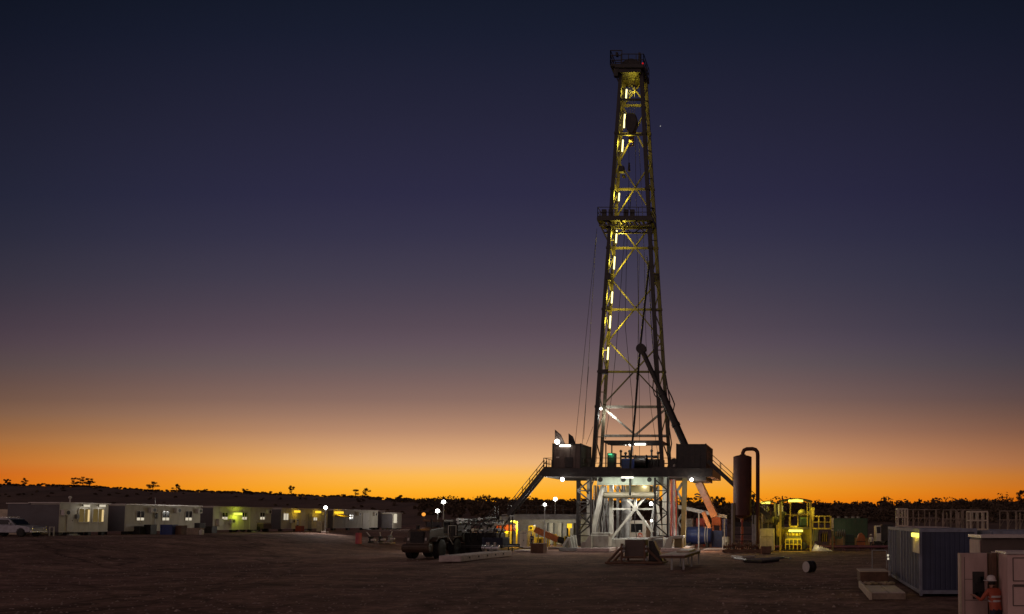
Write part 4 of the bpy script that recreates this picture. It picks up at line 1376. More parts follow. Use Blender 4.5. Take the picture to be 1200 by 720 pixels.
c2 = cabin('site_cabin', 'long cabin with three half dark, half lit windows, second in the row', 147, 235)
for a, b in ((160, 168), (190, 197.5), (217, 224)):
    window(c2, a, 599.2, b, 610, CX, 'glass', 606.8, 'e_winw')
MB().box(CX + .026, CX + .05, yat(147.5), yat(175), 2.2, 2.95).build('skirt_panel', 'trim', c2)
a, b = on_wall(181.5, 601.5, CX), on_wall(183, 608, CX)
MB().box(CX + .026, CX + .2, a.y, b.y, b.z, a.z).build('meter_box', 'dark', c2)
mb = MB(); mb.bar(on_wall(181.8, 620, CX + .12), on_wall(181.8, 583, CX + .12), .05); mb.build('aerial', 'gal', c2)

c3 = cabin('site_cabin', 'cabin under the lime green lamp, with three small windows, third in the row', 250, 318)
for a, b in ((260, 266), (283.5, 288.5), (304.5, 309.5)):
    window(c3, a, 601, b, 609, CX, 'glass', 606, 'e_winw')
wall_lamp(c3, 275.5, 602.5, 8.5, CX, 'e_lime', 62, LIME)
door(c3, 292.5, 603, 300.5, 621, CX, 'trim')
a, b = on_wall(253, 608, CX), on_wall(258, 616, CX)
MB().box(CX + .03, CX + .45, a.y, b.y, b.z, a.z).build('air_conditioner', 'trim', c3, bevel=.03)

c4 = cabin('site_cabin', 'cabin with one lit double window and two amber lamps, fourth in the row', 330, 384)
window(c4, 332, 602, 337.3, 609.5, CX, 'e_winw'); window(c4, 367, 606.7, 371, 610, CX, 'e_winw')
wall_lamp(c4, 345.3, 599.7, 6, CX, 'e_amber', 20, AMB); wall_lamp(c4, 370, 600.3, 5.5, CX, 'e_amber', 20, AMB)
door(c4, 352, 601, 357, 620, CX, 'trim'); door(c4, 361, 602, 364.5, 620, CX, 'greysteel')

c5 = cabin('site_cabin', 'cabin with an awning under a wide amber lamp, fifth in the row', 391, 443)
wall_lamp(c5, 394.5, 600.9, 9.5, CX, 'e_amber', 40, AMB)
mb = MB(); a, b = on_wall(392, 605, CX), on_wall(404, 606, CX)
mb.prism([(CX + .03, a.z + .25), (CX + 1.6, a.z - .1), (CX + 1.6, a.z - .2), (CX + .03, a.z + .1)], 'y', a.y, b.y)
mb.build('awning', 'yellow', c5)
door(c5, 425, 601, 432, 620, CX, 'trim'); window(c5, 409, 603, 414, 610, CX, 'glass')
c6 = cabin('site_cabin', 'farthest small cabin at the end of the row, its doorway lit white', 451, 461)
lb = cabin('site_cabin', 'low white shed with a bright doorway between the cabin row and the loader', 460.5, 471, CX + 2.4, 2.0, 4.75, 2.0)
a, b = on_wall(461.5, 602.5, CX + 2.4), on_wall(464.5, 613, CX + 2.4)
MB().box(CX + 2.43, CX + 2.47, a.y, b.y, b.z, a.z).build('doorway', 'e_winw', lb)
light('POINT', on_wall(465, 606, CX + 4.2), 160, WHITE, .3)
fit_out(c1, CX, [81.8], [(74.5, 601)])
fit_out(c2, CX, [], [(176.5, 598), (206, 598.5), (231, 599)])
fit_out(c3, CX, [296.5], [(270, 611), (313, 600)])
fit_out(c4, CX, [354.5], [(341, 611), (378, 602)])
fit_out(c5, CX, [428.5], [(419, 602.5), (438, 603)])
hut = MB(); a, b = W(-30, 597, 92), W(28.5, 626, 92)
hut.box(a.x, b.x, 92, 98, 1.85, a.z)
o = hut.build('storage_container', 'cream', bevel=.04); tag(o, 'low beige storage container behind the parked white car at the frame edge', 'container')
MB().box(a.x + .2, b.x - .2, 91.95, 91.995, 2.1, a.z - .2).build('door', 'cream', o)

# clutter in front of the cabins
def crate(px0, py0, px1, py1, D, m, label, cat='crate', name='storage_crate', d=1.0, slats=3):
    a, b = W(px0, py0, D), W(px1, py1, D)
    z0 = gh((a.x + b.x) / 2) - .05 if b.z < gh(a.x) + .5 else b.z
    mb = MB()
    mb.box(a.x, b.x, D, D + d, z0, a.z)
    o = mb.build(name, m, bevel=.03)
    tag(o, label, cat)
    sl_ = MB()
    for i in range(slats):
        z = lerp(z0, a.z, (i + .5) / slats)
        sl_.box(a.x - .03, b.x + .03, D - .035, D - .003, z - .07, z + .07)
    for x in (a.x, b.x): sl_.box(x - .07, x + .07, D - .06, D - .036, z0, a.z)
    sl_.build('batten', m, o)
    return o
crate(189, 615, 201, 626, 98, 'blue', 'dark blue bin in front of the second cabin, below its middle window', 'bin', 'waste_bin')
crate(220, 619, 232, 627.5, 97, 'timber', 'pale timber crate lit warm in front of the second cabin', 'crate')
crate(155, 617, 163, 625, 98, 'dark', 'black toolbox in front of the second cabin, below its left window', 'box', 'tool_box')
crate(170, 615, 176, 625, 99, 'dark', 'tall black bin beside the wall seam of the second cabin', 'bin', 'waste_bin')
crate(207, 616, 212, 626, 98.5, 'rust', 'narrow rusty drum box right of the dark blue bin', 'box', 'tool_box')
crate(229, 613, 233.5, 620, 99, 'dark', 'black box standing on end behind the pale timber crate', 'box', 'tool_box')
mb = MB(); p = W(236, 627.5, 97); mb.lathe([(.2, -.3), (.24, -.1), (.24, .15), (.12, .3), (.06, .36)], (p.x, 97, gh(p.x) + .3), 'z', 12)
tag(mb.build('gas_bottle', 'trim', smooth=True), 'small pale gas bottle on the dirt right of the timber crate', 'gas bottle')
crate(238, 617, 248, 624, 108, 'dark', 'dark locker standing against the end of the lime lamp cabin', 'locker', 'storage_locker')
# dark parked ute before the third cabin
def wheel(parent, c, r, w, n=18, name='wheel', tm='black', rm='rim', face=1):
    t = MB()
    t.lathe([(r * .6, -w / 2), (r * .92, -w / 2), (r, -w / 2 + .05 * r), (r, w / 2 - .05 * r), (r * .92, w / 2), (r * .6, w / 2)], c, 'x', n)
    o = t.build(name, tm, parent, smooth=True)
    h = MB()
    h.lathe([(r * .6, -w * .46), (r * .47, -w * .42), (r * .45, -w * .2), (r * .45, w * .2), (r * .47, w * .42), (r * .6, w * .46)], c, 'x', n)
    for i in range(8):
        a = 2 * math.pi * i / 8
        h.tube(Vector(c) + Vector((-w * .3, r * .33 * math.cos(a), r * .33 * math.sin(a))), Vector(c) + Vector((w * .3, r * .33 * math.cos(a), r * .33 * math.sin(a))), r * .045, n=6)
    h.build('rim', rm, o, smooth=True)
    k = MB(); k.lathe([(r * .44, -w * .24), (r * .2, -w * .26), (r * .18, -w * .4), (r * .18, w * .4), (r * .2, w * .26), (r * .44, w * .24)], c, 'x', n); k.build('hub', 'loader', o, smooth=True)
    return o
def wheel_y(parent, c, r, w, rm='rim'):
    t = MB(); t.lathe([(r * .6, -w / 2), (r * .92, -w / 2), (r, -w / 2 + .05 * r), (r, w / 2 - .05 * r), (r * .92, w / 2), (r * .6, w / 2)], c, 'y', 18)
    o = t.build('wheel', 'black', parent, smooth=True)
    h = MB(); h.lathe([(r * .6, -w * .38), (r * .5, -w * .3), (r * .2, -w * .35), (r * .2, w * .35), (r * .5, w * .3), (r * .6, w * .38)], c, 'y', 18)
    h.build('rim', rm, o, smooth=True)
# car in profile, nose towards +x
def car(name, label, cat, nose, y0, zg, paint, pickup=False, L=4.9, Wd=1.86, Hh=1.9):
    x1 = nose
    r = thing(name, (x1 - L / 2, y0 + Wd / 2, zg), label, cat)
    def px_(t): return x1 - L + t * L
    zz = lambda h: zg + h * Hh / 1.9
    low = [(0, .45), (0, 1.02), (.02, 1.1), (.70, 1.12), (.76, 1.13), (.97, .98), (1.0, .86), (1.0, .45), (.92, .42)]
    def arch(cx):
        return [(cx + .085 * math.cos(a), .40 + .42 * math.sin(a)) for a in [math.pi * i / 8 for i in range(9)]]
    poly = low + arch(.82) + arch(.18)
    MBb = MB(); MBb.prism([(px_(t), zz(h)) for t, h in poly], 'y', y0, y0 + Wd)
    MBb.build('body', paint, r, bevel=.06)
    if pickup: cab = [(.36, 1.1), (.38, 1.72), (.42, 1.8), (.56, 1.8), (.61, 1.74), (.72, 1.13)]
    else: cab = [(.015, 1.09), (.03, 1.72), (.06, 1.82), (.50, 1.82), (.565, 1.76), (.69, 1.12)]
    mb = MB(); mb.prism([(px_(t), zz(h)) for t, h in cab], 'y', y0 + .09, y0 + Wd - .09); mb.build('cab', paint, r, bevel=.05)
    wins = [((.40, .545), 0)] if pickup else [((.06, .2), 0), ((.22, .37), 0), ((.39, .56), 1)]
    for (a, b), sl2 in wins:
        for y in (y0 + .078, y0 + Wd - .086):
            mb = MB()
            P = [(a, 1.2), (b + .06 * sl2, 1.2), (b - .0 * sl2, 1.68), (a, 1.68)]
            mb.prism([(px_(t), zz(h)) for t, h in P], 'y', y, y + .008)
            mb.build('side_window', 'glass', r)
    mb = MB()
    f0, f1 = (.615, 1.72) if pickup else (.572, 1.72), (.695, 1.18)
    p = [(f0[0], f0[1]), (f0[0] + .006, f0[1]), (f1[0] + .006, f1[1]), (f1[0], f1[1])]
    mb.prism([(px_(t) + .02, zz(h)) for t, h in p], 'y', y0 + .2, y0 + Wd - .2); mb.build('windscreen', 'glass', r)
    for t in (.18, .82):
        for y in (y0 + .12, y0 + Wd - .12): wheel_y(r, (px_(t), y, zg + .39), .39, .25)
    for y in (y0 + .2, y0 + Wd - .45):
        mb = MB(); mb.box(x1 - .06, x1 + .015, y, y + .25, zz(.74), zz(.9)); mb.build('headlight', 'chrome', r, bevel=.02)
    mb = MB(); mb.box(x1 - .02, x1 + .16, y0 + .05, y0 + Wd - .05, zz(.42), zz(.6)); mb.tube((x1 + .1, y0 + .2, zz(.6)), (x1 + .1, y0 + .2, zz(1.0)), .04); mb.tube((x1 + .1, y0 + Wd - .2, zz(.6)), (x1 + .1, y0 + Wd - .2, zz(1.0)), .04); mb.tube((x1 + .1, y0 + .2, zz(1.0)), (x1 + .1, y0 + Wd - .2, zz(1.0)), .04)
    mb.build('bull_bar', 'chrome', r, bevel=.02)
    if not pickup:
        mb = MB()
        for y in (y0 + .3, y0 + Wd - .3): mb.bar((px_(.08), y, zz(1.9)), (px_(.5), y, zz(1.9)), .05)
        for t in (.1, .2, .3, .4, .48): mb.bar((px_(t), y0 + .3, zz(1.92)), (px_(t), y0 + Wd - .3, zz(1.92)), .05); 
        for t in (.1, .48):
            for y in (y0 + .3, y0 + Wd - .3): mb.bar((px_(t), y, zz(1.8)), (px_(t), y, zz(1.92)), .05)
        mb.build('roof_rack', 'chrome', r)
    else:
        mb = MB(); mb.box(px_(0.01), px_(.33), y0 + .06, y0 + Wd - .06, zz(1.101), zz(1.3)); mb.build('tray', 'timber', r, bevel=.03)
    for y in (y0 - .12, y0 + Wd):
        mb = MB(); mb.box(px_(.60), px_(.60) + .1, y, y + .12, zz(1.2), zz(1.4)); mb.build('mirror', paint, r, bevel=.03)
    return r
cz0 = gh(-76)
car('parked_car', 'silver white four wheel drive parked side on at the left edge of the site', 'car', W(43.5, 620, 84).x, 83.2, cz0 - .02, 'carpaint', L=5.0)
u = car('parked_ute', 'dark ute with a pale tray parked before the lime lamp cabin', 'ute', W(303.5, 612, 121.5).x + .4, 120, gh(W(315, 612, 121).x), 'brownroof', pickup=True)
u.rotation_euler = (0, 0, math.pi)
u.location.x += 1.2
person((W(349, 620, 127).x, 127, gh(W(349, 620, 127).x)), 2.6, 'worker standing outside the amber lamp cabin, between its window and white door', 1.75, shirt='reflect')
crate(347, 616.5, 352, 622, 126, 'red', 'small red box on the ground by the worker at the amber lamp cabin', 'box', 'tool_box')
crate(372, 611, 377, 620, 128, 'cream', 'cream crate below the small lit pane of the fourth cabin', 'crate')
# pole mounted floods
def light_pole(px, py, D, label, power, target, r=.3):
    p = W(px, py, D)
    g0 = gh(p.x)
    t = thing('light_pole', (p.x, D, g0), label, 'light pole', 'floodlight poles')
    mb = MB(); mb.tube((p.x, D, g0 + .02), (p.x, D, p.z - .1), .08, .06, 10); mb.build('pole', 'gal', t)
    mb = MB(); mb.box(p.x - .35, p.x + .35, D - .35, D + .35, g0 - .1, g0 + .25); mb.build('footing', 'palet', t, bevel=.03)
    mb = MB(); mb.bar((p.x - .4, D, p.z - .1), (p.x + .4, D, p.z - .1), .08); mb.build('crossarm', 'gal', t)
    b = MB(); b.cbox((p.x, D + r * .8, p.z + .05), r * 1.4, r * .8, r * 1.2); hs = b.build('floodlight', 'dark', t, bevel=.03)
    g_ = MB(); g_.ball((p.x, D - .05, p.z), r, 14); g_.build('lamp_lens', 'e_white', hs, smooth=True)
    if power: light('SPOT', (p.x, D - .5, p.z), power, WHITE, .25, (p.x, D - 14, p.z - 9), 150)
    return t
light_pole(381.8, 595, 118, 'low floodlight pole with a starry white lamp in front of the amber lamp cabins', 800, None, .22)
light_pole(520, 588.5, 100, 'taller of the two floodlight poles behind the loader', 220, None, .21)
light_pole(513, 599, 92, 'shorter of the two floodlight poles behind the loader, nearer its beacon', 160, None, .2)
light_pole(638.5, 591.5, 100, 'slim floodlight pole in front of the grey shelter, left of the rig', 450, None, .17)
light_pole(650.8, 585.2, 126, 'far floodlight pole behind the grey shelter, left of the rig', 200, None, .26)

# red mesh barrier and pipe fittings left of the loader
BD = hit(420, 637.5)
bx = W(420, 637.5, BD)
gb = gh(bx.x)
t = thing('mesh_barrier', (bx.x, BD, gb), 'red mesh barrier roll standing on the dirt left of the loader', 'barrier')
mb = MB(); mb.lathe([(.34, 0), (.36, .1), (.34, 1.2), (.36, 1.3), (.30, 1.34)], (bx.x, BD, gb), 'z', 14); mb.build('mesh_roll', 'pink', t, smooth=True)
mb = MB(); mb.tube((bx.x, BD, gb), (bx.x, BD, gb + 1.5), .05); mb.build('stake', 'dark', t)
GZ0 = lambda px, py, D: W(px, py, D).z
labs = ['black pump on feet in the pile of fittings, nearest the red mesh barrier', 'black valve body with a raised lever in the middle of the fittings pile', 'tall pale valve stem in the fittings pile, over the right end of the pallet']
for i, (px, D) in enumerate(((434.5, hit(434.5, 636.5)), (446, hit(446, 636)), (457, hit(457, 635)))):
    x = W(px, 636, D).x
    g0 = gh(x)
    t = thing('pipe_fitting', (x, D, g0), labs[i], 'pipe fitting', 'loose pipe fittings')
    mb = MB(); mb.lathe([(.35, 0), (.35, .15), (.22, .2), (.22, .6), (.35, .65), (.35, .75), (.1, .8)], (x, D, g0 + .02), 'z', 12); mb.build('valve_body', ('black', 'dark', 'greysteel')[i], t, smooth=True)
    mb = MB(); mb.bar((x, D, g0 + .7), (x - .5 + .4 * i, D - .1, g0 + 1.35), .09); mb.tube((x + .15, D - .2, g0 + .35), (x + .75, D - .3, g0 + .4), .13); mb.build('lever', 'trim', t)
PD = hit(450, 638.5)
pa = W(443, 638, PD); pb = W(458, 638, PD)
t = thing('pallet', (pa.x, PD, gh(pa.x)), 'pale timber pallet lying flat in front of the fittings pile', 'pallet')
mb = MB()
for i in range(5): mb.box(pa.x, pb.x, PD + i * .25, PD + .22 + i * .25, gh(pa.x) + .12, gh(pa.x) + .15)
mb.build('deck', 'cream', t)
for x in (pa.x, (pa.x + pb.x) / 2 - .05, pb.x - .1):
    mb = MB(); mb.box(x, x + .1, PD, PD + 1.22, gh(pa.x) + .005, gh(pa.x) + .117); mb.build('bearer', 'timber', t)

# ================================================================ WHEEL LOADER (tail towards the camera)
LX0, LX1 = -34.7, -31.75
lz = 0.0
LD = thing('wheel_loader', ((LX0 + LX1) / 2, 77.5, lz), 'dusty wheel loader with an orange beacon, seen from behind', 'loader')
xm = (LX0 + LX1) / 2
for x in (LX0 + .3, LX1 - .3):
    for y in (75.6, 79.0): wheel(LD, (x, y, .86), .86, .6, 22, rm='rim')
mb = MB()
mb.prism([(74.0, .95), (73.9, 1.25), (74.1, 2.45), (74.5, 2.6), (77.1, 2.75), (77.1, 1.0), (76.2, .7), (74.5, .7)], 'x', xm - .95, xm + .95); mb.build('engine_hood', 'loader', LD, bevel=.08)
mb = MB(); mb.box(xm - .62, xm + .55, 73.9, 74.06, 1.45, 2.42)
gr_ = mb.build('grille', 'black', LD, bevel=.03)
mb = MB()
for i in range(7): mb.box(xm - .55, xm + .48, 73.87, 73.905, 1.53 + i * .12, 1.58 + i * .12)
mb.build('grille_slat', 'dark', gr_)
mb = MB(); mb.prism([(73.55, .85), (73.5, 1.2), (73.9, 1.35), (74.6, 1.35), (74.6, .6), (73.8, .6)], 'x', LX0 + .25, LX1 - .35); mb.build('counterweight', 'loader', LD, bevel=.08)
for x in (LX0 + .02, LX1 - .62):
    mb = MB(); mb.prism([(74.4, 1.55), (74.7, 1.9), (76.6, 1.98), (76.9, 1.6), (76.85, 1.5), (76.5, 1.86), (74.8, 1.8), (74.5, 1.5)], 'x', x, x + .6); mb.build('mudguard', 'loader', LD, bevel=.02)
    mb = MB(); mb.prism([(77.9, 1.6), (78.2, 1.9), (80.0, 1.9), (80.3, 1.5), (80.2, 1.45), (79.9, 1.8), (78.3, 1.8), (78.0, 1.5)], 'x', x, x + .6); mb.build('mudguard', 'loader', LD, bevel=.02)
cbm = MB(); cbm.box(xm - .8, xm + .8, 77.2, 78.9, 1.4, 2.2); cbm.build('cab_base', 'loader', LD, bevel=.05)
cbm = MB()
for x in (xm - .78, xm + .78):
    for y in (77.25, 78.85): cbm.bar((x, y, 2.2), (x * .97 + xm * .03, y, 3.25), .12)
cbm.box(xm - .95, xm + .95, 77.0, 79.1, 3.25, 3.42)
cab = cbm.build('cab_frame', 'loader', LD, bevel=.02)
cbm = MB(); cbm.box(xm - .72, xm + .72, 77.22, 77.24, 2.25, 3.22); cbm.box(xm + .77, xm + .785, 77.35, 78.75, 2.25, 3.22); cbm.box(xm - .785, xm - .77, 77.35, 78.75, 2.25, 3.22); cbm.build('cab_window', 'glass', cab)
mb = MB(); bp_ = W(496.5, 603, 77.2); mb.tube((bp_.x, 77.2, 3.42), (bp_.x, 77.2, bp_.z - .12), .04); bc = mb.build('beacon_post', 'dark', LD)
mb = MB(); mb.ball((bp_.x, 77.2, bp_.z), .17, 10); mb.build('beacon_lens', 'e_orange', bc)
light('POINT', (bp_.x, 76.8, bp_.z + .1), 9, (1, .35, .04), .15)
mb = MB(); mb.tube((xm + .5, 75.5, 2.6), (xm + .5, 75.5, 3.5), .08); mb.tube((xm - .55, 75.2, 2.55), (xm - .55, 75.2, 2.95), .16); mb.build('exhaust', 'dark', LD)
for x in (xm - .6, xm + .6):
    mb = MB(); mb.prism([(79.0, 1.4), (79.2, 1.9), (81.6, 1.1), (82.4, .5), (82.2, .3), (81.2, .8)], 'x', x - .12, x + .12); mb.build('lift_arm', 'loader', LD, bevel=.03)
mb = MB(); mb.prism([(82.1, .15), (82.0, 1.2), (82.2, 1.25), (82.4, .45), (83.6, .2), (83.6, .12)], 'x', LX0 - .05, LX1 + .05); mb.build('bucket', 'loader', LD, bevel=.02)
for x in (xm - .75, xm + .75):
    mb = MB(); mb.cbox((x, 73.88, 1.75), .16, .08, .24); mb.build('tail_light', 'trim', LD, bevel=.02)
mb = MB(); mb.bar((LX1 - .06, 76.9, 1.9), (LX1 - .06, 78.0, 1.2), .06); mb.bar((LX1 - .06, 76.9, 2.0), (LX1 - .06, 76.9, 2.9), .05); mb.bar((LX1 - .06, 78.6, 2.0), (LX1 - .06, 78.6, 2.9), .05); mb.bar((LX1 - .06, 76.9, 2.9), (LX1 - .06, 78.6, 2.9), .05)
mb.build('handrail', 'trim', LD)
light('POINT', (xm + 1.5, 80.2, 4.6), 65, WHITE, .25)  # added fill to brighten the pump trailer, no lamp stands here

# ================================================================ PIPE MANIFOLD TRAILER AND PALE SKID
sx0, sx1 = -29.35, -27.55
t = thing('concrete_sleeper', ((sx0 + sx1) / 2, 75, 0), 'long pale flat skid slab lying beside the loader', 'skid slab')
mb = MB(); mb.box(sx0, sx1, 69.2, 81.2, .02, .52); mb.build('slab', 'palet', t, bevel=.05)
mb = MB()
for y in (71, 73, 75, 77, 79): mb.cbox((sx1 + .005, y, .3), .05, .22, .16)
mb.build('lifting_pocket', 'dark', t)
t = thing('pump_trailer', (-31, 82, 0), 'dark trailer crowded with pump heads and bright pipe ends, right of the loader', 'trailer')
mb = MB(); mb.box(-32.6, -28.2, 80.6, 81.0, .75, 1.05); mb.box(-32.6, -28.2, 85.2, 85.6, .75, 1.05); mb.box(-32.6, -28.2, 81, 85.2, .8, .95); mb.build('chassis', 'dark', t, bevel=.03)
for x in (-32.2, -30.9):
    for y in (80.8, 85.4): wheel_y(t, (x, y, .5), .5, .3, 'dark')
mb = MB(); mb.box(-34.2, -32.7, 81.2, 84.5, 1.3, 3.45); mb.box(-34.0, -32.9, 81.0, 81.2, 1.8, 3.1); mb.build('engine_box', 'dark', t, bevel=.08)
mb = MB(); mb.box(-32.4, -29.3, 82, 84.6, .96, 2.2); mb.build('pump_block', 'dark', t, bevel=.1)
rj = random.Random(3)
for i in range(22):
    x = -32.6 + (i % 8) * .52 + rj.uniform(-.1, .1)
    z = (2.35, 2.95, 3.45)[i // 8] + rj.uniform(-.15, .2)
    mb = MB(); mb.tube((x, 80.8 + rj.uniform(0, .4), z), (x + rj.uniform(-.1, .1), 83.5, z + rj.uniform(-.05, .05)), .075 + .05 * rj.random(), n=10)
    mb.lathe([(.06, -.06), (.15, -.06), (.15, .06), (.06, .06)], (x, 80.9, z), 'y', 12)
    mb.build('pipe_end', rj.choice(('dark', 'dark', 'rust', 'greysteel', 'gal', 'dark', 'cream')), t, smooth=True)
for i in range(6):
    x = -32.3 + i * .72
    mb = MB(); mb.path([(x, 81.6, 1.3), (x, 81.2, 1.9), (x + .2, 81.3, 2.6), (x + .35, 82, 3.3), (x + .4, 83, 3.4)], .07, 6); mb.build('hose', 'black', t, smooth=True)
mb = MB(); p = W(576, 620, 84)
mb.lathe([(.18, -.8), (.3, -.7), (.3, .7), (.18, .8)], (p.x, 82.5, 2.4), 'z', 14); mb.build('air_bottle', 'trim', t, smooth=True)
mb = MB(); mb.box(-30.4, -28.4, 81.2, 83.2, .96, 1.75); mb.build('blue_motor', 'navy', t, bevel=.1)
for i, (dx, dy, dz) in enumerate(((0, 0, 0), (.5, -.4, 0), (1.05, .2, 0), (1.6, -.5, 0))):
    x, y = W(572 + i * 4, 645, 80).x, 79.6 + dy
    v = MB(); v.lathe([(.2, -.4), (.3, -.38), (.3, -.3), (.16, -.25), (.16, .25), (.3, .3), (.3, .38), (.2, .4)], (x, y, .82 if x < sx1 and y < 81.2 and x > sx0 else .3), 'x', 12)
    v.tube((x, y, .82 if (sx0 < x < sx1 and y < 81.2) else .3), (x, y, 1.35 if (sx0 < x < sx1 and y < 81.2) else .8), .09)
    tag(v.build('gate_valve', 'chrome', smooth=True), ['shiny gate valve nearest the pump trailer on the end of the pale skid slab', 'second shiny gate valve along the end of the pale skid slab', 'third shiny gate valve on the far corner of the pale skid slab', 'shiny gate valve past the end of the skid slab, nearest the pale planks'][i], 'valve', 'loose gate valves')

# ================================================================ GREY SHELTER LEFT OF THE RIG
D0, D1 = 104.0, 121.0
zt, zf = W(600, 602.8, D0).z, W(600, 609, D0).z
xa, xb = W(588, 605, D0).x, W(694, 605, D0).x
sh_ = thing('mud_tank_shelter', ((xa + xb) / 2, (D0 + D1) / 2, 0), 'long grey open fronted equipment shelter left of the rig, lit yellow inside', 'shelter')
mb = MB(); mb.box(xa, xb, D0, D1 - .16, zt - .14, zt); mb.box(xa, xb, D0, D0 + .15, zf, zt - .143); mb.build('roof', 'greysteel', sh_)
mb = MB(); mb.box(W(572, 605, D1).x, W(700, 605, D1).x, D1 - .15, D1, .05, zt - .15); mb.build('back_wall', 'greysteel', sh_)
for px in (589, 676, 693):
    MB().bar(W(px, 609, D0 + .3), W(px, 642, D0 + .3), .2).build('post', 'greysteel', sh_)
rl = MB()
for px in (608.6, 617, 630.2, 646, 660):
    p = W(px, 602.5, D0 + .4); rl.bar((p.x, D0 + .4, zt), (p.x, D0 + .4, zt + 1.05), .07)
rl.bar((xa + 1.5, D0 + .4, zt + 1.05), (W(662, 600, D0).x, D0 + .4, zt + 1.05), .045); rl.bar((xa + 1.5, D0 + .4, zt + .55), (W(662, 600, D0).x, D0 + .4, zt + .55), .04)
rl.build('railing', 'dark', sh_)
for px in (640, 647, 657, 663, 671):
    a = W(px, 613, D1 - .3); MB().box(a.x - .25, a.x + .25, D1 - .7, D1 - .15, .05, a.z).build('wall_panel', 'whitesteel' if px in (647, 657) else 'greysteel', sh_, bevel=.03)
a, b = W(664.5, 613.8, 113), W(669.5, 619, 113)
MB().box(a.x, b.x, 113, 113.3, b.z, a.z).build('square_lamp', 'e_amber', sh_)
MB().box((a.x + b.x) / 2 - .08, (a.x + b.x) / 2 + .08, 113.05, 113.2, .05, b.z).build('lamp_stand', 'yellow', sh_)
light('POINT', ((a.x + b.x) / 2, 112.5, a.z - .3), 60, AMB, .3)
lp2 = []
for (px, py, D, P) in ((604, 616, 109.3, 340), (590, 617, 110, 220), (625, 616, 113, 70), (659, 617, 112, 20)):
    light('POINT', W(px, py, D), P, (1, .76, .08), .3)
light('POINT', W(648, 612, 116), 200, WHITE, .4)
light('POINT', W(628, 613, 116), 120, WHITE, .4)
t = thing('lamp_post', W(605.5, 638, 110), 'tall yellow post with a bracket lamp inside the grey shelter', 'lamp post')
t.location.z = 0; ORG[t.name].z = 0
mb = MB(); mb.bar((t.location.x, 110, .02), (t.location.x, 110, W(605, 611, 110).z), .18); mb.bar((t.location.x, 110, W(605, 613, 110).z), (t.location.x - .7, 110, W(605, 611.5, 110).z), .12); mb.build('post', 'yellow', t)
mb = MB(); p = W(601, 611, 110); mb.box(p.x - .25, p.x + .25, 109.8, 110.2, p.z - .1, p.z + .1); mb.build('bracket_lamp', 'e_yel', t)
a, b = W(608.8, 622.5, 107), W(617.3, 639, 107)
el = thing('electrical_cabinet', ((a.x + b.x) / 2, 107.4, 0), 'white electrical cabinet at the mouth of the grey shelter', 'cabinet')
mb = MB(); mb.box(a.x, b.x, 107, 107.8, .06, a.z); mb.build('body', 'trim', el, bevel=.03)
mb = MB(); mb.box((a.x + b.x) / 2 - .01, (a.x + b.x) / 2 + .01, 106.985, 106.997, .15, a.z - .1); mb.box(a.x + .1, b.x - .1, 106.985, 106.997, a.z - .3, a.z - .27); mb.build('door_seam', 'dark', el)
mb = MB(); mb.cbox(((a.x + b.x) / 2 + .08, 106.97, .9), .05, .05, .2); mb.build('handle', 'dark', el)
MB().box(a.x - .02, b.x + .02, 106.95, 107.85, .0, .057).build('plinth', 'dark', el)
a, b = W(580.5, 615, 112), W(600, 622.5, 112)
o = MB().box(a.x, b.x, 112, 114.5, b.z, a.z).build('red_hopper', 'red', bevel=.08); tag(o, 'red hopper on yellow legs at the left end of the grey shelter', 'hopper')
mb = MB()
for x in (a.x + .15, b.x - .15):
    for y in (112.2, 114.3): mb.bar((x, y, b.z), (x, y, .02), .16)
mb.build('leg', 'yellow', o)
a, b = W(590.5, 622.5, 110.5), W(596.5, 637, 110.5)
o = MB().box(a.x, b.x, 110.5, 111.3, .03, a.z).build('pump_cover', 'yellow', bevel=.05); tag(o, 'yellow boxed pump cover under the red hopper', 'pump')
mb = MB(); mb.box(a.x + .1, b.x - .1, 110.44, 110.497, .4, a.z - .3); mb.build('louvre', 'olive', o)
cv = thing('screw_conveyor', W(640, 638, 108), 'orange tube conveyor slanting down to the right inside the grey shelter', 'conveyor'); cv.location.z = 0; ORG[cv.name].z = 0
mb = MB(); p, q = W(627, 620.5, 108), W(654, 632.5, 108); mb.bar(p, q, .5, .75); mb.build('trough', 'orange', cv, bevel=.05)
mb = MB(); mb.tube(q + Vector((.1, 0, 0)), q + Vector((.8, 0, -.2)), .4, n=12); mb.build('motor', 'dark', cv)
mb = MB()
for s_ in (.15, .55, .9):
    c = p.lerp(q, s_); mb.bar((c.x, 108, c.z - .4), (c.x, 108, .02), .12)
mb.build('support_leg', 'yellow', cv)
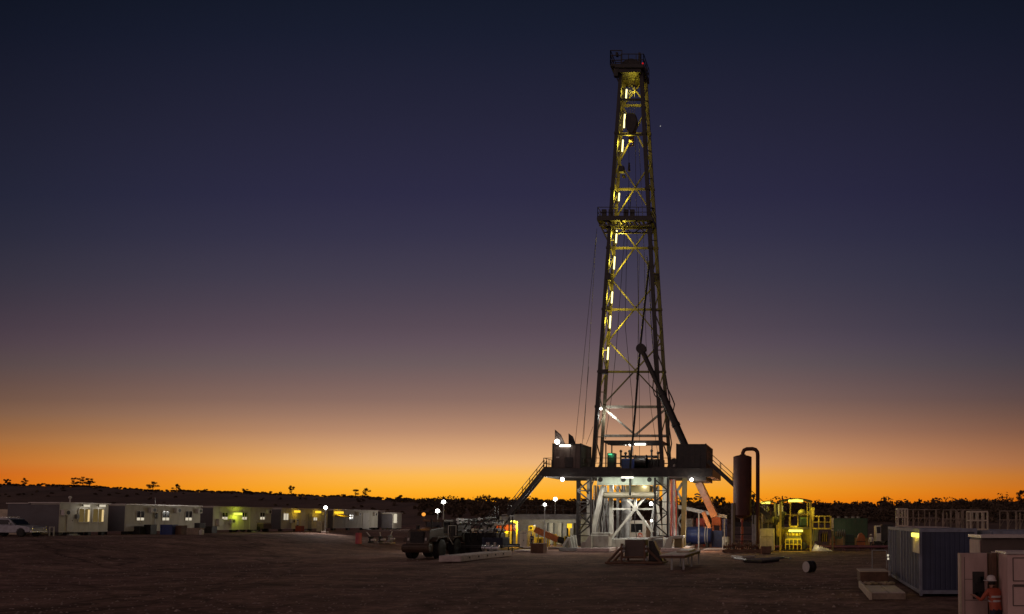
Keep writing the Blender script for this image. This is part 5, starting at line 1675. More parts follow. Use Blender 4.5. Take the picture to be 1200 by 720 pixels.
for (x0, y0, x1, y1, D, m, lab, cat, nm) in (
        (619, 616, 625, 622, 114, 'yellow', 'yellow slanted frame top beside the white electrical cabinet', 'frame', 'machine_frame'),
        (627, 630, 637, 638.5, 110, 'yellow', 'low yellow pump base below the orange conveyor', 'pump', 'mud_pump'),
        (641, 626, 650, 632, 112, 'yellow', 'yellow shaker box behind the orange conveyor', 'machine', 'shaker_box'),
        (661, 628.5, 668, 633, 106, 'yellow', 'small bright yellow box at the right end of the conveyor', 'box', 'tool_box'),
        (571, 626, 590, 634, 109, 'olive', 'dim olive tank end left of the yellow pump cover', 'tank', 'mixing_tank')):
    a, b = W(x0, y0, D), W(x1, y1, D)
    mb = MB(); mb.box(a.x, b.x, D, D + 1.0, max(.02, b.z), a.z)
    o = mb.build(nm, m, bevel=.06); tag(o, lab, cat)
    lg = MB()
    for x in (a.x + .08, b.x - .08):
        for y in (D + .1, D + .9): lg.bar((x, y, max(.02, b.z)), (x, y, 0), .1)
    if b.z > .3: lg.build('leg', m, o)
    vt = MB(); vt.cbox(((a.x + b.x) / 2, D - .01, (max(.02, b.z) + a.z) / 2), (b.x - a.x) * .5, .04, (a.z - max(.02, b.z)) * .5); vt.build('panel', 'dark', o)
person((W(623, 640, 106).x, 106, 0), 2.8, 'worker in a white hard hat beside the white electrical cabinet', 1.78, shirt='navy')
# barrier wall and planks before the shelter
pk = [(602, 645.5, 630, 642.8, 'long pale plank lying on the dirt before the grey shelter'), (613, 641.5, 627, 640, 'short pale plank just behind the long one before the grey shelter'), (644, 641.5, 657, 640.5, 'pale plank at the foot of the conveyor')]
for i, (x0, y0, x1, y1, lab) in enumerate(pk):
    D = 3300 / ((y0 + 1) - 611)
    a, b = W(x0, y0, D), W(x1, y0, D)
    mb = MB(); mb.box(a.x, b.x, D, D + 2.2, .02, .16)
    tag(mb.build('plank', 'palet', bevel=.02), lab, 'plank', 'pale planks on the dirt')
o = crate(623, 637, 636, 648, 90, 'rust', 'rusty brown bin standing before the pale planks', 'bin', 'scrap_bin', 1.5, 2)
# ================================================================ FOREGROUND OF THE RIG
D = 66.0
t = thing('bulk_rack', (W(744, 660, D).x, D, 0), 'dark square block held in a low pipe frame in front of the rig', 'equipment rack')
a, b = W(732, 632.7, D), W(755.5, 653, D)
MB().box(a.x, b.x, D, D + 1.6, b.z, a.z).build('block', 'brownroof', t, bevel=.06)
mb = MB()
x0, x1 = W(711.5, 660, D).x, W(777, 660, D).x
for y in (D - .4, D + 1.9):
    mb.tube((x0, y, .12), (x1, y, .12), .1); 
    for px in (730.2, 757):
        x = W(px, 640, D).x
        mb.tube((x, y, .12), (x, y, W(730, 637, D).z), .11)
    mb.tube((x0 + .1, y, .15), (W(730, 642, D).x, y, W(730, 641, D).z), .1)
    mb.tube((x1 - .1, y, .15), (W(757, 640, D).x, y, W(730, 641, D).z), .1)
for px in (711.5, 730.2, 757, 777):
    x = W(px, 640, D).x; mb.tube((x, D - .4, .12), (x, D + 1.9, .12), .09)
mb.tube((W(730, 650, D).x, D - .4, .55), (W(757, 650, D).x, D - .4, .55), .09)
mb.build('pipe_frame', 'rust', t, smooth=True)
mb = MB(); a, b = W(761, 634, D), W(772, 657, D)
mb.prism([(a.x - .1, .2), (a.x - .1, W(760, 634, D).z), (a.x + .25, W(760, 634, D).z), (W(776, 658, D).x, .2)], 'y', D + .3, D + 1.2); mb.build('side_plate', 'dark', t, bevel=.04)
mb = MB()
for px in (731, 757.5):
    for py in (641, 646, 656): mb.ball(W(px, py, D - .42), .13, 8)
mb.build('clamp', 'gal', t)
t = thing('trestle_table', (-8.8, 62, 0), 'pale topped steel trestle bench on thin legs right of the dark block', 'bench')
zt_ = W(797, 650, 58.5).z
xa, xb = -9.65, -7.9
mb = MB(); mb.box(xa, xb, 58, 67, zt_ - .08, zt_); mb.build('bench_top', 'palet', t, bevel=.02)
mb = MB(); mb.box(xa + .05, xb - .05, 58.05, 66.9, zt_ - .24, zt_ - .083); mb.build('apron', 'rust', t)
for x in (xa + .8, xb - .15):
    for y in (58.2, 62.5, 66.7):
        MB().box(x - .06, x + .06, y - .06, y + .06, .0, zt_ - .243).build('leg', 'gal', t)
tag(MB().box(-9.1, -8.2, 62, 66, zt_ + .003, zt_ + .16).build('timber_board', 'cream', bevel=.02), 'pale yellowish board lying on the trestle bench', 'board')
tag(MB().box(W(825, 643, 100).x, W(851, 643, 100).x, 99, 103, .02, .08).build('steel_plate', 'palet'), 'pale steel plate lying on the dirt left of the tall vessel', 'plate')
light('POINT', W(812, 625, 96), 120, WHITE, .4)

# things seen through the rig legs
D = 112
a, b = W(735.5, 610, D), W(757, 636, D)
t = thing('office_container', ((a.x + b.x) / 2, D + 1.5, 0), 'pale site office with a dark window seen between the white rig legs', 'site office')
MB().box(a.x, b.x, D, D + 5, .2, a.z).build('body', 'trim', t, bevel=.04)
w0, w1 = W(739.5, 614, D), W(753, 624, D)
f = MB(); f.box(w0.x - .1, w1.x + .1, D - .06, D - .002, w1.z - .1, w1.z); f.box(w0.x - .1, w1.x + .1, D - .06, D - .002, w0.z, w0.z + .1); f.box(w0.x - .1, w0.x, D - .06, D - .002, w1.z, w0.z); f.box(w1.x, w1.x + .1, D - .06, D - .002, w1.z, w0.z)
f = f.build('window', 'trim', t); MB().box(w0.x, w1.x, D - .03, D - .003, w1.z, w0.z).build('pane', 'glass', f)
MB().box(a.x + .2, b.x - .2, D + .5, D + 4.5, .0, .198).build('plinth', 'dark', t)
light('POINT', W(748, 606, 109), 90, WHITE, .3)
person((W(750, 640, 101.3).x, 101.3, .35), 2.9, 'worker in orange top and white hard hat standing under the rig floor', 1.85)
t = thing('cable_drum', W(728, 640, 106), 'tall grey spool of hose standing between the white rig legs', 'hose reel'); t.location.z = 0; ORG[t.name].z = 0
mb = MB()
x = W(730, 620, 106).x
mb.lathe([(.55, 0), (.62, .1), (.5, .2), (.5, 2.6), (.62, 2.7), (.55, 2.8)], (x, 106, .02), 'z', 18); mb.build('spool', 'greysteel', t, smooth=True)
mb = MB(); mb.lathe([(.1, 2.8), (.1, 3.3), (.25, 3.3), (.25, 3.4)], (x, 106, .02), 'z', 12); mb.build('spindle', 'dark', t)

# ================================================================ RIGHT OF THE RIG
# inclined pipe chute
t = thing('pipe_chute', (W(820, 600, 99).x, 99, 0), 'grey pipe chute sloping down from the rig legs to the tall vessel', 'pipe chute')
p, q = W(792, 593.5, 99), W(852, 606, 99)
MB().bar(p, q, .55, .42).build('chute', 'gal', t, bevel=.04)
mb = MB(); mb.bar(q - Vector((.3, 0, .2)), (q.x - .3, 99, .02), .14); mb.bar(p.lerp(q, .45) - Vector((0, 0, .2)), (p.lerp(q, .45).x, 99, .02), .14); mb.build('prop', 'greysteel', t)
# blue tanker and blue skip behind
D = 108
t = thing('blue_tank', (W(820, 640, D).x, D, 0), 'big blue cylinder tank with white end bands lying right of the rig legs', 'tank')
p, q = W(804, 629.5, D), W(833, 623.5, D)
p.z = q.z = (p.z + q.z) / 2
mb = MB(); mb.lathe([(.3, -1.7), (.95, -1.6), (1.1, -1.4), (1.1, 1.4), (.95, 1.6), (.3, 1.7)], ((p.x + q.x) / 2, D + .6, 1.5), 'x', 24); mb.build('barrel', 'blue', t, smooth=True)
mb = MB()
for dx in (.85, 1.15): mb.lathe([(1.1, -.05), (1.12, -.05), (1.12, .05), (1.1, .05)], ((p.x + q.x) / 2 + dx, D + .6, 1.5), 'x', 24)
mb.build('band', 'trim', t, smooth=True)
mb = MB()
for dx in (-1.1, 1.1): mb.box((p.x + q.x) / 2 + dx - .15, (p.x + q.x) / 2 + dx + .15, D - .3, D + 1.5, 0, .62)
mb.build('cradle', 'dark', t)
o = crate(835, 622, 846, 638.5, 110, 'blue', 'blue skip bin between the banded tank and the white drum', 'skip', 'skip_bin', 2, 2)
x = W(850.5, 630, 106).x
mb = MB(); mb.lathe([(.42, 0), (.45, .05), (.45, .7), (.47, .72), (.45, .75), (.45, 1.3), (.4, 1.35)], (x, 106, .02), 'z', 16)
tag(mb.build('drum', 'trim', smooth=True), 'pale upright drum beside the left post of the tall vessel', 'drum')
for (x0, y0, x1, y1, m, lab, nm, cat) in ((815.5, 607.5, 826, 616, 'red', 'red boxed engine behind the blue banded tank', 'engine_box', 'machine'), (834, 604.5, 845, 616, 'orange', 'orange lit ribbed cooler above the blue skip bin', 'cooler_unit', 'machine'), (846, 608, 852, 616.5, 'blue', 'small blue box beside the orange cooler', 'equipment_box', 'box'), (803.5, 608, 812, 620, 'greysteel', 'grey machine box directly right of the rig right leg', 'equipment_box', 'box')):
    D = 114
    a, b = W(x0, y0, D), W(x1, y1, D)
    o = MB().box(a.x, b.x, D, D + 1.5, b.z, a.z).build(nm, m, bevel=.08); tag(o, lab, cat)
    lg = MB()
    for xx in (a.x + .15, b.x - .15): lg.bar((xx, D + .3, b.z), (xx, D + .3, 0), .18); lg.bar((xx, D + 1.2, b.z), (xx, D + 1.2, 0), .18)
    lg.build('leg', m, o)
    rb_ = MB()
    for i in range(5):
        xx = lerp(a.x + .15, b.x - .15, i / 4); rb_.box(xx - .05, xx + .05, D - .08, D - .003, b.z + .1, a.z - .1)
    rb_.build('rib', m, o)
light('POINT', W(836, 602, 110), 150, (1, .35, .12), .3)
light('POINT', W(826, 613, 103), 60, (1, .9, .8), .3)
light('POINT', W(828, 612, 94), 260, (1, .5, .16), .4)

# tall vessel with gooseneck
D = 91.5
vx = W(870, 570, D).x
vs_ = thing('gas_separator', (vx, D, 0), 'tall dark red upright vessel with a looping pipe beside it', 'pressure vessel')
zt_, zb_ = W(870, 535.5, D).z, W(870, 604, D).z
r_ = .0105 * D + .03
mb = MB(); mb.lathe([(.3, zb_ - .35), (r_ * .7, zb_ - .2), (r_, zb_), (r_, zt_ - .08), (r_ * .98, zt_), (r_ * .7, zt_ + .1), (.35, zt_ + .17), (.3, zt_ + .2)], (vx, D, 0), 'z', 40); mb.build('shell', 'vessel', vs_, smooth=True)
mb = MB()
pts = [W(870.5, 534, D), W(870.5, 531, D), W(872, 527.8, D), W(875, 526.4, D), W(882, 526.2, D), W(885.5, 527.2, D), W(887.6, 530, D), W(888, 534, D), W(888, 560, D), W(888, 652, D)]
pts[-1].z = .05
mb.path(pts, .21, 12); mb.lathe([(.32, 0), (.32, .1)], (pts[0].x, D, zt_ + .15), 'z', 14); mb.build('gooseneck_pipe', 'vessel', vs_, smooth=True)
for px, m in ((858, 'gal'), (882.3, 'gal'), (860.3, 'olive'), (885, 'gal')):
    D_ = D - .6 if px > 859 else D
    MB().bar(W(px, 590 if px < 880 else 604, D_), (W(px, 600, D_).x, D_, .35), .2).build('support_leg', m, vs_)
MB().tube((vx, D - .2, .35), (vx, D - .2, zb_ - .3), .14, n=10).build('drain_pipe', 'red', vs_)
mb = MB(); mb.box(vx - .8, vx + .95, D - .3, D + .5, W(870, 612, D).z - .5, W(870, 612, D).z); mb.tube((vx - .9, D - .6, 1.9), (vx + 1.1, D - .6, 1.9), .06); mb.tube((vx - .9, D - .6, 1.2), (vx + 1.1, D - .6, 1.2), .06); mb.build('valve_tray', 'dark', vs_)
mb = MB(); p = W(883, 581.5, D - 1); mb.ball((p.x, D - 1, p.z), .22, 10); mb.tube((p.x, D - 1, p.z), (p.x, D - 1, 3.0), .07); mb.build('pressure_gauge', 'dark', vs_)
x0, x1 = W(848, 650, D - 1).x, W(893, 650, D - 1).x
mb = MB()
for y in (D - 1.6, D + 1.4): mb.box(x0, x1, y - .12, y + .12, .02, .32)
for i in range(6):
    xx = lerp(x0, x1, i / 5); mb.box(xx - .1, xx + .1, D - 1.47, D + 1.27, .03, .3)
mb.build('base_frame', 'rust', vs_)
mb = MB()
for i in range(8):
    xx = lerp(x0 + .3, x1 - .6, i / 7); mb.lathe([(.14, -.3), (.22, -.28), (.22, -.2), (.13, -.15), (.13, .15), (.22, .2), (.22, .28), (.14, .3)], (xx, D - 1.5, .62 + .1 * (i % 3)), 'x', 10)
    mb.tube((xx, D - 1.5, .4), (xx, D - 1.5, 1.1 + .15 * (i % 2)), .06, n=6)
mb.build('valve_row', 'rust', vs_, smooth=True)
for i, (pts, m, lab) in enumerate((([(861, 655.5), (875, 657.5), (900, 656.5), (918, 654.5), (926, 655.5)], 'gal', 'long pale pipe lying on the dirt before the tall vessel'), ([(858, 653.5), (870, 654.5), (884, 653.5)], 'trim', 'short pale hose curving on the dirt below the tall vessel'), ([(872, 659), (892, 659.8), (912, 658)], 'dark', 'dark hose on the dirt in front of the long pale pipe'))):
    q = [W(a, b, 3300 / (b - 611)) for a, b in pts]
    for v in q: v.z = .1
    mb = MB(); mb.path(q, .11, 8); tag(mb.build('loose_pipe', m, smooth=True), lab, 'pipe')
a, b = W(891.5, 640.5, 84), W(903, 652, 84)
o = MB().box(a.x, b.x, 86, 87.2, .05, W(897, 640.5, 86).z).build('control_box', 'rust', bevel=.04); tag(o, 'small dark brown box with a tan edge right of the tall vessel', 'box')
MB().box(a.x - .1, a.x - .002, 85.98, 87.2, .05, W(897, 640.5, 86).z).build('side_strip', 'copper', o)
MB().box(a.x + .1, b.x - .1, 86.1, 87.1, 0, .047).build('plinth', 'dark', o)
a, b = W(890.5, 619.5, 93), W(907, 642, 93)
o = MB().box(a.x, b.x, 93, 95, .1, a.z).build('pump_cabinet', 'cream', bevel=.05); tag(o, 'cream cabinet lit yellow between the tall vessel and the generator house', 'cabinet')
mb = MB(); mb.box((a.x + b.x) / 2 - .015, (a.x + b.x) / 2 + .015, 92.975, 92.997, .2, a.z - .1); mb.box(a.x + .15, b.x - .1, 92.975, 92.997, a.z - .9, a.z - .87); mb.build('door_seam', 'olive', o)
MB().box(a.x + .05, b.x - .05, 93.1, 94.9, 0, .097).build('plinth', 'dark', o)
light('POINT', W(903, 617, 91.2), 40, YEL, .3)

# generator houses, lit yellow
def gen_house(name, label, px0, px1, D, ytop, yroof_edge, depth, tubes, full):
    r = thing(name, (W((px0 + px1) / 2, 640, D).x, D + depth / 2, 0), label, 'generator house', 'yellow lit open generator houses')
    xa, xb = W(px0, 640, D).x, W(px1, 640, D).x
    ze, zc = W(px0, yroof_edge, D).z, W(px0, ytop, D).z
    mb = MB()
    n = 12
    up = [(lerp(xa - .2, xb + .2, i / n), ze + (zc - ze) * (1 - (2 * i / n - 1) ** 2)) for i in range(n + 1)]
    mb.prism(up + [(x, z - .12) for x, z in reversed(up)], 'y', D - .3, D + depth)
    rf = mb.build('roof', 'dark', r)
    for x in (xa, xb):
        for y in (D, D + depth - .2):
            MB().bar((x, y, 0.02), (x, y, ze - .02), .22).build('post', 'yellow' if full else 'olive', r)
    for (px, py, w) in tubes:
        a, b = W(px - w / 2, py, D - .05), W(px + w / 2, py, D - .05)
        mb = MB(); mb.tube(a, b, .12, n=8); mb.build('work_tube', 'e_yel', r)
    return r
D = 95
gh1 = gen_house('generator_house', 'tall open generator house with a curved roof and two bright yellow tubes', 914.5, 950, D, 584, 587, 6, ((932.5, 587.2, 17), (932.5, 622.3, 16.5)), True)
xa, xb = W(914.5, 640, D).x, W(950, 640, D).x
zm = W(930, 618, D).z
mb = MB(); mb.box(xa + .12, xb - .12, D + .1, D + 5.6, zm - .25, zm); mb.build('deck', 'olive', gh1)
mb = MB(); mb.box(xa + .12, xb - .12, D + 3.2, D + 3.3, .05, zm - .26); mb.build('back_panel', 'yellow', gh1)
a, b = W(924.5, 604, D), W(935.5, 617.5, D)
mb = MB(); mb.box(a.x, b.x, D - .05, D + .05, b.z, b.z + .1); mb.box(a.x, b.x, D - .05, D + .05, a.z - .1, a.z); mb.box(a.x, a.x + .1, D - .05, D + .05, b.z, a.z); mb.box(b.x - .1, b.x, D - .05, D + .05, b.z, a.z); mb.build('gate', 'yellow', gh1)
mb = MB(); mb.bar((W(926, 588, D).x, D + .4, zm), (W(926, 588, D).x, D + .4, W(926, 588.5, D).z), .14); mb.bar((W(946, 588, D).x, D + .4, zm), (W(946, 588, D).x, D + .4, W(926, 588.5, D).z), .12); mb.bar((W(920, 602, D).x, D + .1, W(920, 603, D).z), (W(950, 602, D).x, D + .1, W(920, 603, D).z), .08); mb.build('inner_post', 'yellow', gh1)
light('POINT', W(932.5, 590, D + 1.2), 200, (1, .86, .07), .4)
light('POINT', W(932.5, 624.5, D - .3), 130, (1, .86, .07), .4)
light('POINT', W(932.5, 628, D + 1.8), 80, (1, .86, .07), .4)
en = thing('diesel_engine', W(932, 640, D + 1.2), 'yellow lit diesel engine behind a guard rail in the tall generator house, ground level', 'engine'); en.location.z = 0; ORG[en.name].z = 0
a, b = W(920, 628, D + 1.4), W(940, 637, D + 1.4)
MB().box(a.x, b.x, D + 1.4, D + 2.8, .75, a.z).build('engine_block', 'olive', en, bevel=.1)
mb = MB()
for i in range(6): mb.lathe([(.1, 0), (.16, .03), (.16, .3), (.1, .33)], (lerp(a.x + .2, b.x - .2, i / 5), D + 1.9, a.z), 'z', 10)
mb.build('cylinder_head', 'yellow', en, smooth=True)
mb = MB(); a2, b2 = W(920.5, 632, D + .6), W(939, 638, D + .6)
for z in (a2.z, b2.z): mb.bar((a2.x, D + .6, z), (b2.x, D + .6, z), .12)
for i in range(5): mb.bar((lerp(a2.x, b2.x, i / 4), D + .6, .05), (lerp(a2.x, b2.x, i / 4), D + .6, a2.z), .1)
mb.build('guard_rail', 'yellow', en)
for px in (921.5, 942):
    p = W(px, 642, D + .9); mb = MB(); mb.lathe([(.2, -.25), (.42, -.22), (.42, .22), (.2, .25)], (p.x, D + .9, .55), 'y', 16); mb.build('flywheel', 'black', en, smooth=True)
MB().box(a.x - .2, b.x + .2, D + .4, D + 3, .02, .1).build('base_skid', 'dark', en)
up_ = thing('upper_engine', W(940, 615, D + 2), 'dark engine lump on the upper deck of the tall generator house', 'engine')
up_.location.z = zm; ORG[up_.name].z = zm
mb = MB(); a, b = W(937, 603, D + 1.5), W(948, 617, D + 1.5); mb.box(a.x, b.x, D + 1.5, D + 4, zm + .01, a.z - .3); mb.build('engine_block', 'green', up_, bevel=.2)
mb = MB(); c = W(940, 602, D + 2); mb.ball((c.x, D + 2, c.z), .5, 12); mb.ball((c.x + .8, D + 2.2, c.z - .1), .4, 12); mb.build('air_filter', 'olive', up_, smooth=True)
gh2 = gen_house('generator_house', 'lower half hidden generator house just right of the tall vessel pipe', 893, 908, 101, 587, 589.5, 6, ((897, 589.4, 11),), False)
xa2, xb2 = W(893, 640, 101).x, W(908, 640, 101).x
mb = MB(); mb.bar((xb2 + .5, 100.6, W(900, 612, 101).z), (xb2 + .5, 100.6, W(900, 591, 101).z), .22); mb.bar((xb2 + .9, 100.6, W(900, 612, 101).z), (xb2 + .9, 100.6, W(900, 593, 101).z), .15); mb.build('exhaust_stack', 'trim', gh2)
light('POINT', W(900, 592.5, 100), 60, (1, .84, .08), .3)
light('POINT', W(910, 600, 97), 30, (1, .84, .08), .3)
rj = random.Random(9)
for i, (px, py, w, h, m, lab, cat) in enumerate(((900, 608, 14, 12, 'olive', 'dim olive engine in the lower generator house', 'engine'), (909, 611, 9, 11, 'dark', 'dark gear case between the two generator houses', 'engine'), (909, 632, 8, 18, 'dark', 'dark pump standing between the cream cabinet and the tall generator house', 'pump'), (917, 606, 5, 8, 'olive', 'round tank at the left post of the tall generator house', 'tank'))):
    D_ = 97 + i * .8
    a, b = W(px - w / 2, py - h / 2, D_), W(px + w / 2, py + h / 2, D_)
    t = thing('engine_unit' if cat == 'engine' else ('pump_unit' if cat == 'pump' else 'round_tank'), ((a.x + b.x) / 2, D_ + .7, 0), lab, cat)
    mb = MB(); mb.box(a.x, b.x, D_, D_ + 1.3, b.z, a.z); mb.build('casing', m, t, bevel=.2)
    mb = MB()
    for k in range(4):
        p = W(rj.uniform(px - w / 2, px + w / 2), rj.uniform(py - h / 2, py + h / 2), D_ - .1)
        mb.lathe([(.1, -.2), (rj.uniform(.2, .35), -.15), (.25, .1), (.1, .12)], p, 'y', 12)
    mb.build('pulley', 'dark', t, smooth=True)
    mb = MB(); mb.box(a.x + .1, b.x - .1, D_ + .2, D_ + 1.1, 0, b.z); mb.build('stand', 'dark', t)
# more yellow lit plant packed round the generator houses
plant = [(896, 596, 10, 7, 'olive', 'olive header box under the lower generator roof', 'box'), (912, 622, 5, 14, 'yellow', 'narrow yellow pipe rack against the left post of the tall generator house', 'pipe rack'),
         (955, 628, 9, 13, 'olive', 'dim olive pump skid under the left end of the railed platform', 'pump'), (966, 630, 9, 10, 'dark', 'dark tank under the middle of the railed platform', 'tank'),
         (985, 626, 12, 6, 'olive', 'low olive pump skid in front of the green tank left end', 'pump'), (952, 603, 5, 12, 'yellow', 'yellow exhaust box at the right post of the tall generator house', 'exhaust'),
         (903, 629, 5, 16, 'olive', 'olive filter column right of the cream cabinet', 'filter')]
for i, (px, py, w, h, m, lab, cat) in enumerate(plant):
    D_ = 96.4 + (i % 4) * .7 if px < 970 else 103
    a, b = W(px - w / 2, py - h / 2, D_), W(px + w / 2, py + h / 2, D_)
    t = thing({'box': 'header_box', 'pipe rack': 'pipe_rack', 'pump': 'pump_skid', 'tank': 'plant_tank', 'exhaust': 'exhaust_box', 'filter': 'filter_column'}[cat], ((a.x + b.x) / 2, D_ + .5, 0), lab, cat)
    mb = MB(); mb.box(a.x, b.x, D_, D_ + .9, max(b.z, .12), a.z); mb.build('casing', m, t, bevel=.12)
    mb = MB()
    n_ = 3 + i % 3
    for k in range(n_):
        x = lerp(a.x + .1, b.x - .1, (k + .5) / n_)
        mb.path([(x, D_ - .12, max(b.z, .3)), (x, D_ - .25, lerp(b.z, a.z, .5)), (x + .1, D_ - .12, a.z + .15), (x + .1, D_ + .4, a.z + .2)], .05, 6)
    mb.build('pipe', 'yellow' if i % 2 else 'gal', t, smooth=True)
    mb = MB()
    for x in (a.x + .1, b.x - .1): mb.bar((x, D_ + .45, max(b.z, .12)), (x, D_ + .45, 0), .12)
    mb.build('leg', 'olive', t)
# yellow railed platform
D = 96
pa_, pb_ = W(952.5, 620, D), W(977, 620, D)
zt_ = W(960, 619, D).z
pf = thing('railed_platform', ((pa_.x + pb_.x) / 2, D + 1.5, 0), 'pale yellow railed platform right of the tall generator house', 'platform')
MB().box(pa_.x, pb_.x, D, D + 3, zt_ - .15, zt_).build('deck', 'yellow', pf)
hh = W(960, 605, D).z - zt_
for y in (D + .05, D + 2.95):
    mb = MB()
    for i in range(4):
        x = lerp(pa_.x, pb_.x - .3, i / 3); mb.bar((x, y, zt_), (x, y, zt_ + hh), .1)
    for z in (.5, 1.0): mb.bar((pa_.x, y, zt_ + hh * z), (pb_.x - .3, y, zt_ + hh * z), .09)
    mb.build('railing', 'yellow', pf)
MB().box(pb_.x - .25, pb_.x, D, D + .4, zt_ - .3, zt_ + hh * .85).build('end_box', 'cream', pf)
for x in (pa_.x + .1, pb_.x - .1):
    for y in (D + .1, D + 2.9): MB().bar((x, y, zt_ - .15), (x, y, 0), .16).build('leg', 'olive', pf)
light('POINT', W(952, 600, D - 1), 60, (1, .86, .2), .3)
light('POINT', W(957, 640, D - 1.5), 6, (1, .86, .5), .3)
# green tank and dark row behind
D = 120
a, b = W(977, 607.5, D), W(1017, 623, D)
gt = thing('green_tank', ((a.x + b.x) / 2, D + 1.5, 0), 'dark green rectangular tank right of the yellow railed platform', 'tank')
MB().box(a.x, b.x, D, D + 3, .3, a.z).build('tank_body', 'green', gt, bevel=.05)
mb = MB()
for i in range(7):
    x = lerp(a.x + .2, b.x - .2, i / 6); mb.box(x - .08, x + .08, D - .08, D - .003, .35, a.z - .05)
mb.build('rib', 'green', gt)
for px in (983, 992, 1000, 1006):
    p = W(px, 606, D); MB().tube((p.x, D + .5, a.z), (p.x, D + .5, a.z + .25), .25, n=10).build('hatch', 'greysteel', gt)
MB().box(a.x + .3, b.x - .3, D + .3, D + 2.7, 0, .297).build('skid', 'dark', gt)
light('POINT', W(985, 618, D - 3), 16, (1, .95, .5), .3)
D = 112
a, b = W(972, 632, D), W(1040, 644, D)
bd = thing('earth_bund', ((a.x + b.x) / 2, D + 1, 0), 'low ochre earth bund running below the green tank', 'earth bund')
mb = MB()
n = 26
for j in range(5):
    for i in range(n):
        x = lerp(a.x, b.x, i / (n - 1)); pr_ = (0, .75, 1, .75, 0)[j]
        mb.v.append(Vector((x, D + j * 1.1 + RND.uniform(-.15, .15), -.05 + pr_ * (1.05 + RND.uniform(-.15, .18)))))
for j in range(4):
    for i in range(n - 1): mb.f.append((j * n + i, j * n + i + 1, (j + 1) * n + i + 1, (j + 1) * n + i))
mb.build('mound', mat('ochre_dirt', (.30, .17, .06), .95, 0, .35, 1.2, .3), bd, smooth=True)
for i, (px, py, w, h, m, lab, cat, nm) in enumerate(((1009, 627.5, 11, 6, 'orange', 'orange red tarp covered heap below the green tank', 'tarp', 'tarp_heap'), (976, 629, 6, 5, 'orange', 'small orange heap under the railed platform end', 'tarp', 'tarp_heap'), (995, 629.5, 13, 5, 'green', 'low green trough in front of the green tank', 'trough', 'water_trough'), (1034, 633, 9, 7, 'greysteel', 'grey box trailer end behind the blue container', 'trailer', 'box_trailer'))):
    D_ = 104
    a, b = W(px - w / 2, py - h / 2, D_), W(px + w / 2, py + h / 2, D_)
    mb = MB(); P = [(a.x, 0.02), (b.x, 0.02), (b.x - .1, a.z * .8), (lerp(a.x, b.x, .6), a.z), (lerp(a.x, b.x, .3), a.z * .93), (a.x + .1, a.z * .6)]
    if cat in ('trailer', 'trough'): P = [(a.x, .02), (b.x, .02), (b.x, a.z), (a.x, a.z)]
    mb.prism(P, 'y', D_, D_ + 1.6); o = mb.build(nm, m, bevel=.1); tag(o, lab, cat)
    k = MB(); k.bar((a.x, D_ - .06, a.z * .45), (b.x, D_ - .06, a.z * .45), .08); k.build('strap' if cat == 'tarp' else 'rim', 'dark', o)
# small truck far right, behind the container
D = 100
tk = thing('white_truck', (W(1033, 640, D).x, D, 0), 'pale truck cab partly hidden behind the blue container', 'truck')
a, b = W(1026, 616, D), W(1033, 634, D)
mb = MB(); mb.box(a.x, b.x, D, D + 2.2, .9, a.z); mb.build('cab', 'trim', tk, bevel=.12)
MB().box(a.x + .15, b.x - .1, D - .03, D - .003, 1.9, a.z - .15).build('windscreen', 'glass', tk)
c_ = W(1047, 616, D)
MB().box(b.x + .05, c_.x, D - .1, D + 2.3, 1.0, a.z + .1).build('load_box', 'dark', tk, bevel=.05)
for x in (a.x + .3, b.x + 1):
    wheel_y(tk, (x, D + .1, .5), .5, .3); wheel_y(tk, (x, D + 2.1, .5), .5, .3)
person((W(1021, 640, 97).x, 97, 0), 2.9, 'worker in pale top standing left of the pale truck cab', 1.8, shirt='reflect')
# purple pipe line on low stands
D = 97
t = thing('pipe_line', (W(965, 648, D).x, D, 0), 'long dark purple pipe on low stands running behind the yard to the right', 'pipe line')
p, q = W(905, 645.5, D), W(1041, 645.5, D)
MB().tube((p.x, D, .42), (q.x, D, .42), .16, n=12).build('pipe', 'purple', t, smooth=True)
mb = MB()
for i in range(9): x = lerp(p.x + .3, q.x - .3, i / 8); mb.bar((x - .2, D, 0), (x, D, .28), .08); mb.bar((x + .2, D, 0), (x, D, .28), .08)
mb.build('stand', 'purple', t)
for i, (x0, x1, d, lab) in enumerate(((955, 972, 94, 'pale plastic sheet heap lit at the foot of the tall generator house'),)):
    a, b = W(x0, 642, d), W(x1, 642, d)
    mb = MB()
    for k in range(9):
        c = Vector((lerp(a.x, b.x, k / 8), d + RND.uniform(0, 1.2), .0)); h = .75 * (1 - k / 9) + .12
        mb.add([c + Vector((-.35, -.2, .01)), c + Vector((.4, -.3, .01)), c + Vector((.3, .45, .02)), c + Vector((-.3, .4, .02)), c + Vector((RND.uniform(-.1, .1), 0, h))], [(0, 1, 4), (1, 2, 4), (2, 3, 4), (3, 0, 4), (0, 3, 2, 1)])
    tag(mb.build('plastic_sheet', 'trim'), lab, 'sheet')
# stake pickets
for px, y0, y1, D_, lab in ((1022, 645, 667, 60, 'white post of the low rail at the far corner of the blue container'), ):
    t = thing('low_rail', (W(px, 667, D_).x, D_, 0), 'thin grey post and rail standing left of the blue container far end', 'rail')
    p = W(px, 645, D_); q = W(1041.5, 645, D_)
    for x in (p.x, q.x - .15): MB().bar((x, D_, 0), (x, D_, p.z), .07).build('post', 'gal', t)
    mb = MB(); mb.bar((p.x, D_, p.z), (q.x - .15, D_, p.z), .06); mb.build('rail', 'gal', t)
